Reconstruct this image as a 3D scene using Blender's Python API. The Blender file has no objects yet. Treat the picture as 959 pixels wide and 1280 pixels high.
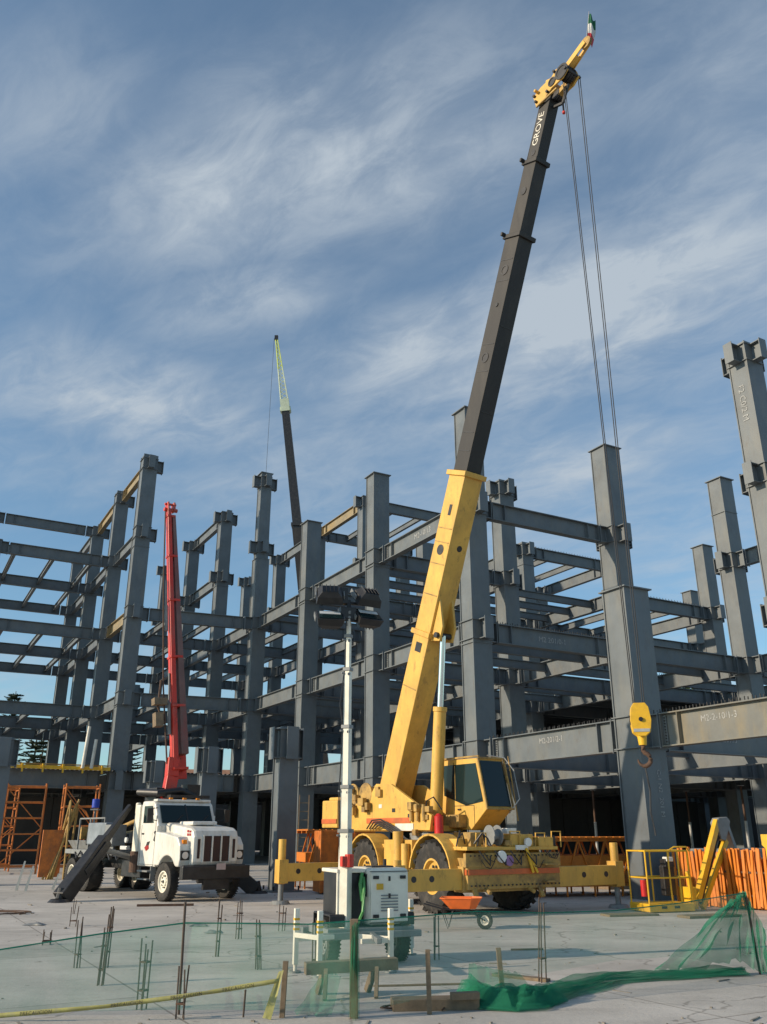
import bpy, bmesh, math, random
from mathutils import Vector, Matrix, noise as mnoise
R = math.radians
rnd = random.Random(7)
sc = bpy.context.scene
COL = sc.collection

# ------------------------------------------------------------------ camera
cam = bpy.data.cameras.new('camera')
cam.sensor_fit = 'HORIZONTAL'; cam.sensor_width = 36.0; cam.lens = 36 * 1063.3 / 959
cam.clip_end = 3000; cam.clip_start = 0.1
camo = bpy.data.objects.new('camera', cam); COL.objects.link(camo)
camo.location = (0, 0, 2.0); camo.rotation_euler = (R(90 + 20.63), 0, 0)
sc.camera = camo

# ------------------------------------------------------------------ sky, sun, exposure
SUN_AZ, SUN_EL = -108.0, 21.0
w = bpy.data.worlds.new('World'); sc.world = w; w.use_nodes = True
nt = w.node_tree; nt.nodes.clear()
def N(nt, t, **k):
    n = nt.nodes.new(t)
    for a, b in k.items():
        if a.startswith('i_'):
            n.inputs[a[2:].replace('_', ' ')].default_value = b
        else: setattr(n, a, b)
    return n
L = nt.links.new
out = N(nt, 'ShaderNodeOutputWorld'); bg = N(nt, 'ShaderNodeBackground'); bg.inputs[1].default_value = 0.125
sky = N(nt, 'ShaderNodeTexSky', sky_type='NISHITA', sun_disc=False, sun_elevation=R(SUN_EL), sun_rotation=R(SUN_AZ),
        altitude=300, air_density=1.0, dust_density=0.6, ozone_density=1.5)
tc = N(nt, 'ShaderNodeTexCoord')
sep = N(nt, 'ShaderNodeSeparateXYZ'); L(tc.outputs['Generated'], sep.inputs[0])
zz = N(nt, 'ShaderNodeMath', operation='MAXIMUM'); L(sep.outputs[2], zz.inputs[0]); zz.inputs[1].default_value = 0.0
za = N(nt, 'ShaderNodeMath', operation='ADD'); L(zz.outputs[0], za.inputs[0]); za.inputs[1].default_value = 0.16
dv = N(nt, 'ShaderNodeVectorMath', operation='DIVIDE'); L(tc.outputs['Generated'], dv.inputs[0])
cb = N(nt, 'ShaderNodeCombineXYZ')
for k in range(3): L(za.outputs[0], cb.inputs[k])
L(cb.outputs[0], dv.inputs[1])
fl = N(nt, 'ShaderNodeVectorMath', operation='MULTIPLY'); L(dv.outputs[0], fl.inputs[0]); fl.inputs[1].default_value = (1, 1, 0)
def cloud_layer(rot, scl, loc, nscale, detail, rough, lo, hi, dist=0.6):
    m0 = N(nt, 'ShaderNodeMapping'); L(fl.outputs[0], m0.inputs[0]); m0.inputs['Rotation'].default_value = (0, 0, R(rot))
    mp = N(nt, 'ShaderNodeMapping'); L(m0.outputs[0], mp.inputs[0])
    mp.inputs['Scale'].default_value = (*scl, 1); mp.inputs['Location'].default_value = (*loc, 0)
    nz = N(nt, 'ShaderNodeTexNoise'); L(mp.outputs[0], nz.inputs['Vector'])
    nz.inputs['Scale'].default_value = nscale; nz.inputs['Detail'].default_value = detail; nz.inputs['Roughness'].default_value = rough
    nz.inputs['Distortion'].default_value = dist
    mr = N(nt, 'ShaderNodeMapRange', interpolation_type='SMOOTHSTEP'); L(nz.outputs[0], mr.inputs[0])
    mr.inputs[1].default_value = lo; mr.inputs[2].default_value = hi
    return mr.outputs[0]
BANKS = (((-0.50, 1.02), (0.30, 0.74), 0.19, 1.0), ((-0.42, 1.18), (0.0, 1.06), 0.10, 0.75), ((0.02, 1.48), (0.66, 0.82), 0.24, 0.95), ((-0.72, 1.22), (-0.15, 1.58), 0.16, 0.7), ((-0.16, 1.42), (0.24, 1.10), 0.13, 0.62), ((-0.55, 0.88), (-0.22, 0.70), 0.13, 0.42), ((0.15, 1.75), (0.6, 1.5), 0.2, 0.5))
c1 = cloud_layer(32, (1.0, 2.5), (3.1, 1.2), 2.4, 8, 0.59, 0.35, 0.72, 0.4)      # long streaks
c2 = cloud_layer(25, (1.0, 1.5), (0.35, 4.6), 1.0, 4, 0.55, 0.38, 0.64, 0.4)       # where the veil lies
c3 = cloud_layer(38, (1.0, 1.7), (7.7, 2.0), 7.0, 9, 0.64, 0.34, 0.70, 0.6)        # fine wisps
def mth(op, a, b):
    n = N(nt, 'ShaderNodeMath', operation=op)
    for k, v in enumerate((a, b)):
        if isinstance(v, (int, float)): n.inputs[k].default_value = v
        else: L(v, n.inputs[k])
    return n.outputs[0]
def bank(p, q, half):      # a long soft cirrus bank between two points of the cloud plane
    ax, ay = q[0] - p[0], q[1] - p[1]; ln = math.hypot(ax, ay)
    mp = N(nt, 'ShaderNodeMapping', vector_type='TEXTURE'); L(fl.outputs[0], mp.inputs[0])
    mp.inputs['Location'].default_value = ((p[0] + q[0]) / 2, (p[1] + q[1]) / 2, 0); mp.inputs['Rotation'].default_value = (0, 0, math.atan2(ay, ax)); mp.inputs['Scale'].default_value = (ln / 2, half, 1)
    le = N(nt, 'ShaderNodeVectorMath', operation='LENGTH'); L(mp.outputs[0], le.inputs[0])
    mr = N(nt, 'ShaderNodeMapRange', interpolation_type='SMOOTHSTEP'); L(le.outputs['Value'], mr.inputs[0])
    mr.inputs[1].default_value = 1.25; mr.inputs[2].default_value = 0.0; return mr.outputs[0]
banks = None
for p_, q_, h_, g_ in BANKS:
    v_ = mth('MULTIPLY', bank(p_, q_, h_), g_); banks = v_ if banks is None else mth('MAXIMUM', banks, v_)
tex = mth('ADD', mth('MULTIPLY', c1, 0.56), mth('MULTIPLY', c3, 0.46))
cov = mth('MULTIPLY', mth('ADD', mth('MULTIPLY', c2, 0.42), mth('ADD', banks, 0.08)), mth('ADD', mth('MULTIPLY', tex, 0.82), 0.26))
cov = mth('MINIMUM', mth('ADD', cov, 0.10), 0.92)
mix = N(nt, 'ShaderNodeMix', data_type='RGBA'); tint = N(nt, 'ShaderNodeMix', data_type='RGBA', blend_type='MULTIPLY'); tint.inputs[0].default_value = 1.0
L(sky.outputs[0], tint.inputs[6]); tint.inputs[7].default_value = (0.77, 1.10, 1.20, 1)      # cool white balance of the camera
L(cov, mix.inputs[0]); L(tint.outputs[2], mix.inputs[6])
mix.inputs[7].default_value = (4.0, 4.55, 5.1, 1)
L(mix.outputs[2], bg.inputs[0]); L(bg.outputs[0], out.inputs[0])

sun = bpy.data.lights.new('sun', 'SUN'); sun.energy = 4.8; sun.angle = R(0.9); sun.color = (1.0, 0.83, 0.62)
suno = bpy.data.objects.new('sun', sun); COL.objects.link(suno)
sv = Vector((math.sin(R(SUN_AZ)) * math.cos(R(SUN_EL)), math.cos(R(SUN_AZ)) * math.cos(R(SUN_EL)), math.sin(R(SUN_EL))))
suno.rotation_euler = (-sv).to_track_quat('-Z', 'Y').to_euler(); suno.location = sv * 60

sc.view_settings.view_transform = 'Standard'; sc.view_settings.look = 'None'
sc.view_settings.exposure = 0.0; sc.view_settings.gamma = 1.0
sc.render.engine = 'CYCLES'
try:
    sc.cycles.use_denoising = True
    sc.cycles.max_bounces = 6; sc.cycles.transparent_max_bounces = 16
except Exception: pass

# ------------------------------------------------------------------ materials
MATS = {}
def mat(name, col, rough=0.55, metal=0.0, var=0.25, nscale=1.2, bump=0.0, bscale=30, dirt=None, damt=0.0, dscale=2.5, streak=False, spec=0.5, coat=0.0, grease=None, gamt=0.7, gscale=5.0):
    if name in MATS: return MATS[name]
    m = bpy.data.materials.new(name); m.use_nodes = True
    nt = m.node_tree; b = nt.nodes['Principled BSDF']; l = nt.links.new
    t = N(nt, 'ShaderNodeTexCoord'); src = t.outputs['Object']
    n1 = N(nt, 'ShaderNodeTexNoise'); l(src, n1.inputs['Vector']); n1.inputs['Scale'].default_value = nscale; n1.inputs['Detail'].default_value = 6; n1.inputs['Roughness'].default_value = 0.65
    r1 = N(nt, 'ShaderNodeMapRange'); l(n1.outputs[0], r1.inputs[0]); r1.inputs[1].default_value = 0.3; r1.inputs[2].default_value = 0.7
    r1.inputs[3].default_value = 1 - var; r1.inputs[4].default_value = 1 + var
    mx = N(nt, 'ShaderNodeMix', data_type='RGBA', blend_type='MULTIPLY'); mx.inputs[0].default_value = 1.0
    mx.inputs[6].default_value = (*col, 1); l(r1.outputs[0], mx.inputs[7])
    cur = mx.outputs[2]
    if dirt:
        mp = N(nt, 'ShaderNodeMapping'); l(src, mp.inputs[0])
        mp.inputs['Scale'].default_value = (1, 1, 0.25) if streak else (1, 1, 1)
        n2 = N(nt, 'ShaderNodeTexNoise'); l(mp.outputs[0], n2.inputs['Vector']); n2.inputs['Scale'].default_value = dscale; n2.inputs['Detail'].default_value = 8; n2.inputs['Roughness'].default_value = 0.7
        r2 = N(nt, 'ShaderNodeMapRange'); l(n2.outputs[0], r2.inputs[0]); r2.inputs[1].default_value = 0.48; r2.inputs[2].default_value = 0.68; r2.inputs[4].default_value = damt
        m2 = N(nt, 'ShaderNodeMix', data_type='RGBA'); l(r2.outputs[0], m2.inputs[0]); l(cur, m2.inputs[6]); m2.inputs[7].default_value = (*dirt, 1)
        cur = m2.outputs[2]
    if grease:
        mp = N(nt, 'ShaderNodeMapping'); l(src, mp.inputs[0]); mp.inputs['Scale'].default_value = (1, 1, 0.4)
        n4 = N(nt, 'ShaderNodeTexNoise'); l(mp.outputs[0], n4.inputs['Vector']); n4.inputs['Scale'].default_value = gscale; n4.inputs['Detail'].default_value = 9; n4.inputs['Roughness'].default_value = 0.78
        r4 = N(nt, 'ShaderNodeMapRange'); l(n4.outputs[0], r4.inputs[0]); r4.inputs[1].default_value = 0.55; r4.inputs[2].default_value = 0.66; r4.inputs[4].default_value = gamt
        m4 = N(nt, 'ShaderNodeMix', data_type='RGBA'); l(r4.outputs[0], m4.inputs[0]); l(cur, m4.inputs[6]); m4.inputs[7].default_value = (*grease, 1); cur = m4.outputs[2]
    l(cur, b.inputs['Base Color'])
    rr = N(nt, 'ShaderNodeMapRange'); l(n1.outputs[0], rr.inputs[0]); rr.inputs[3].default_value = max(0.05, rough - 0.12); rr.inputs[4].default_value = min(1, rough + 0.12)
    l(rr.outputs[0], b.inputs['Roughness']); b.inputs['Metallic'].default_value = metal
    b.inputs['Specular IOR Level'].default_value = spec
    if coat: b.inputs['Coat Weight'].default_value = coat
    if bump:
        n3 = N(nt, 'ShaderNodeTexNoise'); l(src, n3.inputs['Vector']); n3.inputs['Scale'].default_value = bscale; n3.inputs['Detail'].default_value = 4
        bp = N(nt, 'ShaderNodeBump'); bp.inputs['Strength'].default_value = bump; bp.inputs['Distance'].default_value = 0.02
        l(n3.outputs[0], bp.inputs['Height']); l(bp.outputs[0], b.inputs['Normal'])
    MATS[name] = m; return m

STEEL = mat('grey primer steel', (0.124, 0.142, 0.154), 0.5, 0.0, 0.22, 0.6, 0.05, 40, (0.19, 0.185, 0.16), 0.45, 1.3, True, grease=(0.10, 0.075, 0.05), gamt=0.35, gscale=3.0)
STEEL_W = mat('weathered primer steel', (0.150, 0.155, 0.145), 0.6, 0.0, 0.25, 0.7, 0.05, 40, (0.30, 0.22, 0.09), 0.45, 0.9, True)
STEEL_Y = mat('sunlight tinted steel', (0.25, 0.205, 0.125), 0.6, 0.0, 0.3, 0.8, 0.05, 40, (0.36, 0.23, 0.06), 0.6, 1.0)  # yellow sunlight on a few girders mixed into the base colour
RUSTY = mat('rusty steel', (0.10, 0.055, 0.035), 0.8, 0.0, 0.35, 6, 0.2, 60, (0.05, 0.035, 0.03), 0.6, 8)
BOLT = mat('dark bolts', (0.03, 0.03, 0.03), 0.6)
YEL = mat('crane yellow paint', (0.66, 0.39, 0.074), 0.55, 0.0, 0.16, 1.1, 0.03, 30, (0.36, 0.21, 0.06), 0.5, 1.4, True, grease=(0.12, 0.08, 0.04), gamt=0.5, gscale=4.5)
YELD = mat('dirty yellow paint', (0.42, 0.26, 0.07), 0.65, 0.0, 0.3, 2.2, 0.08, 30, (0.12, 0.08, 0.045), 0.85, 2.0, grease=(0.05, 0.04, 0.03), gamt=0.8, gscale=6)
LYEL = mat('bright yellow paint', (0.74, 0.43, 0.02), 0.45, 0.0, 0.15, 2, 0.02, 30, (0.35, 0.2, 0.05), 0.4, 3)
ORG = mat('orange paint', (0.55, 0.16, 0.025), 0.6, 0.0, 0.3, 2, 0.03, 30, (0.22, 0.08, 0.03), 0.7, 3, grease=(0.15, 0.10, 0.07), gamt=0.6, gscale=5)
ORGS = mat('orange stripe paint', (0.55, 0.12, 0.03), 0.5, 0.0, 0.2, 2, 0, 30, (0.25, 0.1, 0.04), 0.5, 3)
BORG = mat('bright orange plastic', (0.85, 0.17, 0.03), 0.4, 0.0, 0.12, 3, 0, 30, (0.4, 0.14, 0.06), 0.35, 5)
WHITE = mat('white truck paint', (0.74, 0.72, 0.66), 0.35, 0.0, 0.07, 1.5, 0, 30, (0.42, 0.37, 0.29), 0.5, 2.0, True, coat=0.2, grease=(0.25, 0.21, 0.16), gamt=0.35, gscale=5)
CREAM = mat('cream enamel', (0.80, 0.76, 0.64), 0.4, 0.0, 0.07, 2, 0, 30, (0.45, 0.40, 0.30), 0.35, 3)
GALV = mat('galvanised metal', (0.42, 0.42, 0.41), 0.45, 0.3, 0.15, 4)
GREYP = mat('grey machine paint', (0.22, 0.23, 0.23), 0.55, 0.0, 0.2, 2, 0.03, 30, (0.12, 0.1, 0.08), 0.5, 3)
RED = mat('red boom paint', (0.58, 0.038, 0.020), 0.4, 0.0, 0.15, 1.2, 0, 30, (0.28, 0.13, 0.10), 0.7, 1.6, True, grease=(0.06, 0.03, 0.025), gamt=0.7, gscale=4)
REDD = mat('shaded red boom web', (0.17, 0.095, 0.085), 0.6, 0.0, 0.3, 1.0, 0.02, 30, (0.34, 0.035, 0.025), 0.75, 0.9, True)  # shaded side of the red boom, shade painted into the colour
REDX = mat('red enamel', (0.55, 0.02, 0.02), 0.35)
BLK = mat('black boom steel', (0.016, 0.015, 0.015), 0.6, 0.0, 0.35, 1.0, 0.04, 30, (0.045, 0.040, 0.033), 0.6, 1.4, True)
BLKP = mat('black machine paint', (0.018, 0.018, 0.020), 0.45, 0.0, 0.3, 3, 0.02, 30, (0.05, 0.045, 0.04), 0.5, 3)
RUB = mat('tyre rubber', (0.022, 0.021, 0.020), 0.8, 0.0, 0.3, 5, 0.1, 50, (0.10, 0.085, 0.07), 0.6, 4)
CHROME = mat('chromed rod', (0.72, 0.73, 0.74), 0.18, 1.0, 0.05)
ROPE = mat('wire rope', (0.03, 0.03, 0.032), 0.6)
WOOD = mat('weathered timber', (0.20, 0.145, 0.09), 0.8, 0.0, 0.3, 5, 0.2, 60, (0.10, 0.08, 0.06), 0.6, 6)
REBAR = mat('rusty rebar', (0.085, 0.060, 0.045), 0.8, 0.0, 0.3, 9)
MARK = mat('white paint marker', (0.34, 0.345, 0.34), 0.8, 0.0, 0.45, 14)
BLACKT = mat('black lettering', (0.02, 0.02, 0.02), 0.7)
PVC = mat('white pipe plastic', (0.68, 0.64, 0.55), 0.5)
BLUE = mat('blue plastic', (0.02, 0.06, 0.42), 0.45)
LAMP = mat('lamp glass', (0.75, 0.75, 0.74), 0.2, 0.2, 0.1)
REDL = mat('red lens', (0.35, 0.01, 0.01), 0.25)
AMB = mat('amber lens', (0.7, 0.22, 0.01), 0.25)
CONC = mat('shade darkened concrete', (0.045, 0.044, 0.042), 0.85, 0.0, 0.35, 0.6, 0.1, 20, (0.075, 0.07, 0.06), 0.6, 0.7, True)  # deep shade under the frame painted in as near-black concrete
DECKM = mat('galvanised deck', (0.13, 0.135, 0.14), 0.6, 0.2, 0.2, 0.5)
BARK = mat('pine bark', (0.07, 0.05, 0.035), 0.9, 0.0, 0.3, 4, 0.2, 20)
LEAF = mat('dark needles', (0.035, 0.055, 0.028), 0.8, 0.0, 0.45, 0.35)
LEAF2 = mat('broad leaves', (0.05, 0.085, 0.03), 0.75, 0.0, 0.5, 0.5)
FGREEN = mat('flag green', (0.01, 0.12, 0.05), 0.7); FWHITE = mat('flag white', (0.6, 0.6, 0.58), 0.7); FRED = mat('flag red', (0.45, 0.015, 0.03), 0.7)
LIME = mat('lime paint', (0.50, 0.58, 0.16), 0.5, 0.0, 0.15)
GREENY = mat('pale green paint', (0.48, 0.55, 0.42), 0.5, 0.0, 0.15)

def glass_mat():
    m = bpy.data.materials.new('tinted glass'); m.use_nodes = True
    b = m.node_tree.nodes['Principled BSDF']
    b.inputs['Base Color'].default_value = (0.010, 0.022, 0.024, 1); b.inputs['Roughness'].default_value = 0.08
    b.inputs['Specular IOR Level'].default_value = 0.35
    n = N(m.node_tree, 'ShaderNodeTexNoise'); n.inputs['Scale'].default_value = 3
    bp = N(m.node_tree, 'ShaderNodeBump'); bp.inputs['Strength'].default_value = 0.03
    m.node_tree.links.new(n.outputs[0], bp.inputs['Height']); m.node_tree.links.new(bp.outputs[0], b.inputs['Normal'])
    return m
GLASS = glass_mat()
def net_mat(name, col, opac):
    m = bpy.data.materials.new(name); m.use_nodes = True; nt = m.node_tree; nt.nodes.clear(); l = nt.links.new
    o = N(nt, 'ShaderNodeOutputMaterial'); mx = N(nt, 'ShaderNodeMixShader'); tr = N(nt, 'ShaderNodeBsdfTransparent')
    df = N(nt, 'ShaderNodeBsdfDiffuse'); tl = N(nt, 'ShaderNodeBsdfTranslucent'); ad = N(nt, 'ShaderNodeMixShader'); ad.inputs[0].default_value = 0.4
    df.inputs[0].default_value = (*col, 1); tl.inputs[0].default_value = (*col, 1)
    l(df.outputs[0], ad.inputs[1]); l(tl.outputs[0], ad.inputs[2])
    t = N(nt, 'ShaderNodeTexCoord'); n = N(nt, 'ShaderNodeTexNoise'); l(t.outputs['Object'], n.inputs['Vector']); n.inputs['Scale'].default_value = 1.6; n.inputs['Detail'].default_value = 5
    r = N(nt, 'ShaderNodeMapRange'); l(n.outputs[0], r.inputs[0]); r.inputs[1].default_value = 0.3; r.inputs[2].default_value = 0.7
    r.inputs[3].default_value = opac * 0.7; r.inputs[4].default_value = min(1, opac * 1.35)
    l(r.outputs[0], mx.inputs[0]); l(tr.outputs[0], mx.inputs[1]); l(ad.outputs[0], mx.inputs[2]); l(mx.outputs[0], o.inputs[0])
    return m
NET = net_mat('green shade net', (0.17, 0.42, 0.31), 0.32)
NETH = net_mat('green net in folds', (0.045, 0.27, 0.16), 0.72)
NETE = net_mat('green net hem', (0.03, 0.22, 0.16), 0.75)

# ------------------------------------------------------------------ mesh helpers
def basis(x, up=Vector((0, 0, 1))):
    x = Vector(x).normalized()
    if abs(x.dot(up)) > 0.995: up = Vector((0, 1, 0))
    y = Vector(up).cross(x).normalized(); z = x.cross(y)
    return Matrix((x, y, z)).transposed()
class MB:
    def __init__(s): s.v = []; s.f = []; s.m = []; s.cm = 0
    def add(s, vs, fs):
        o = len(s.v); s.v += [tuple(v) for v in vs]
        s.f += [tuple(i + o for i in f) for f in fs]; s.m += [s.cm] * len(fs)
        return s
    def box(s, c, d, M=None):
        c = Vector(c); h = Vector(d) / 2; vs = []
        for x in (-1, 1):
            for y in (-1, 1):
                for z in (-1, 1):
                    p = Vector((x * h.x, y * h.y, z * h.z)); vs.append(c + (M @ p if M else p))
        return s.add(vs, [(0, 1, 3, 2), (4, 6, 7, 5), (0, 4, 5, 1), (2, 3, 7, 6), (0, 2, 6, 4), (1, 5, 7, 3)])
    def bar(s, p, q, wd, ht, up=(0, 0, 1)):
        p, q = Vector(p), Vector(q); M = basis(q - p, Vector(up))
        return s.box((p + q) / 2, ((q - p).length, wd, ht), M)
    def taper(s, p, q, a, b, up=(0, 0, 1)):
        p, q = Vector(p), Vector(q); M = basis(q - p, Vector(up)); vs = []
        for c, (wd, ht) in ((p, a), (q, b)):
            for y, z in ((-1, -1), (1, -1), (1, 1), (-1, 1)): vs.append(c + M @ Vector((0, y * wd / 2, z * ht / 2)))
        return s.add(vs, [(3, 2, 1, 0), (4, 5, 6, 7)] + [(k, (k + 1) % 4, 4 + (k + 1) % 4, 4 + k) for k in range(4)])
    def cyl(s, p, q, r1, r2=None, n=14, cap=True):
        r2 = r1 if r2 is None else r2; p, q = Vector(p), Vector(q); M = basis(q - p); vs = []
        for c, r in ((p, r1), (q, r2)):
            for k in range(n):
                a = 2 * math.pi * k / n; vs.append(c + M @ Vector((0, r * math.cos(a), r * math.sin(a))))
        fs = [(k, (k + 1) % n, n + (k + 1) % n, n + k) for k in range(n)]
        if cap: fs += [tuple(range(n))[::-1], tuple(range(n, 2 * n))]
        return s.add(vs, fs)
    def tube(s, pts, r, n=6):
        pts = [Vector(p) for p in pts]; vs = []; fs = []
        for i, p in enumerate(pts):
            t = (pts[min(i + 1, len(pts) - 1)] - pts[max(i - 1, 0)]); M = basis(t)
            rr = r[i] if isinstance(r, (list, tuple)) else r
            for k in range(n):
                a = 2 * math.pi * k / n; vs.append(p + M @ Vector((0, rr * math.cos(a), rr * math.sin(a))))
        for i in range(len(pts) - 1):
            for k in range(n): fs.append((i * n + k, i * n + (k + 1) % n, (i + 1) * n + (k + 1) % n, (i + 1) * n + k))
        fs += [tuple(range(n))[::-1], tuple(range((len(pts) - 1) * n, len(pts) * n))]
        return s.add(vs, fs)
    def lathe(s, prof, c, axis, n=28, cap=True):   # prof: (distance along axis, radius)
        M = basis(axis); c = Vector(c); vs = []; fs = []
        for x, r in prof:
            for k in range(n):
                a = 2 * math.pi * k / n; vs.append(c + M @ Vector((x, r * math.cos(a), r * math.sin(a))))
        for i in range(len(prof) - 1):
            for k in range(n): fs.append((i * n + k, i * n + (k + 1) % n, (i + 1) * n + (k + 1) % n, (i + 1) * n + k))
        if cap: fs += [tuple(range(n))[::-1], tuple(range((len(prof) - 1) * n, len(prof) * n))]
        return s.add(vs, fs)
    def prism(s, poly, M, o, y0, y1):     # poly in local x,z ; extruded along local y
        o = Vector(o); n = len(poly); vs = []
        for y in (y0, y1):
            for x, z in poly: vs.append(o + M @ Vector((x, y, z)))
        return s.add(vs, [tuple(range(n)), tuple(range(n, 2 * n))[::-1]] + [(k, n + k, n + (k + 1) % n, (k + 1) % n) for k in range(n)])
    def mesh(s, name, mats):
        me = bpy.data.meshes.new(name); me.from_pydata(s.v, [], s.f)
        for m in (mats if isinstance(mats, (list, tuple)) else [mats]): me.materials.append(m)
        me.polygons.foreach_set('material_index', s.m)
        bm = bmesh.new(); bm.from_mesh(me); bmesh.ops.recalc_face_normals(bm, faces=bm.faces); bm.to_mesh(me); bm.free()
        me.update(); return me
    def build(s, name, mats, parent=None, bevel=0, smooth=False, loc=None, rz=0):
        me = s.mesh(name, mats)
        o = link(name, me, parent, bevel, smooth)
        if loc is not None: o.location = loc
        if rz: o.rotation_euler.z = rz
        return o
def link(name, me, parent=None, bevel=0, smooth=False):
    o = bpy.data.objects.new(name, me); COL.objects.link(o)
    if parent: o.parent = parent
    if smooth:
        me.polygons.foreach_set('use_smooth', [True] * len(me.polygons))
        try: me.set_sharp_from_angle(angle=R(40))
        except Exception: pass
    if bevel:
        b = o.modifiers.new('bevel', 'BEVEL'); b.width = bevel; b.segments = 2; b.limit_method = 'ANGLE'; b.angle_limit = R(50)
    return o
def tag(o, label=None, cat=None, group=None, kind=None):
    for k, v in (('label', label), ('category', cat), ('group', group), ('kind', kind)):
        if v: o[k] = v
    return o
def thing(name, label, cat, loc=(0, 0, 0), rz=0, group=None):
    o = bpy.data.objects.new(name, None); COL.objects.link(o); o.empty_display_size = 0.3
    o.location = loc; o.rotation_euler.z = rz
    return tag(o, label, cat, group)
def kids(o): return [c for c in bpy.data.objects if c.parent == o]
def dup(o, loc=None, rz=None, label=None, group=None, parent=None):
    c = o.copy(); COL.objects.link(c)
    if parent: c.parent = parent
    if loc is not None: c.location = loc
    if rz is not None: c.rotation_euler.z = rz
    if label: c['label'] = label
    if group: c['group'] = group
    for k in list(o.children):
        d = k.copy(); COL.objects.link(d); d.parent = c
        for g in list(k.children):
            e = g.copy(); COL.objects.link(e); e.parent = d
    return c
def text_obj(name, s, size, material, parent, M, extrude=0.004, font_shear=0.0, spacing=1.0):
    cu = bpy.data.curves.new(name, 'FONT'); cu.body = s; cu.size = size; cu.extrude = extrude; cu.align_x = 'CENTER'; cu.align_y = 'CENTER'
    cu.resolution_u = 2; cu.space_character = spacing; cu.shear = font_shear
    t = bpy.data.objects.new('t', cu); COL.objects.link(t)
    bpy.context.view_layer.update()
    me = bpy.data.meshes.new_from_object(t.evaluated_get(bpy.context.evaluated_depsgraph_get()))
    bpy.data.objects.remove(t); me.materials.clear(); me.materials.append(material); me.name = name
    o = link(name, me, parent); o.matrix_local = M; return o
def frameM(x, y, loc):      # 4x4 with text x along x, text up along y
    x = Vector(x).normalized(); y = Vector(y); y = (y - x * y.dot(x)).normalized(); z = x.cross(y)
    m = Matrix((x, y, z)).transposed().to_4x4(); m.translation = Vector(loc); return m

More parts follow.
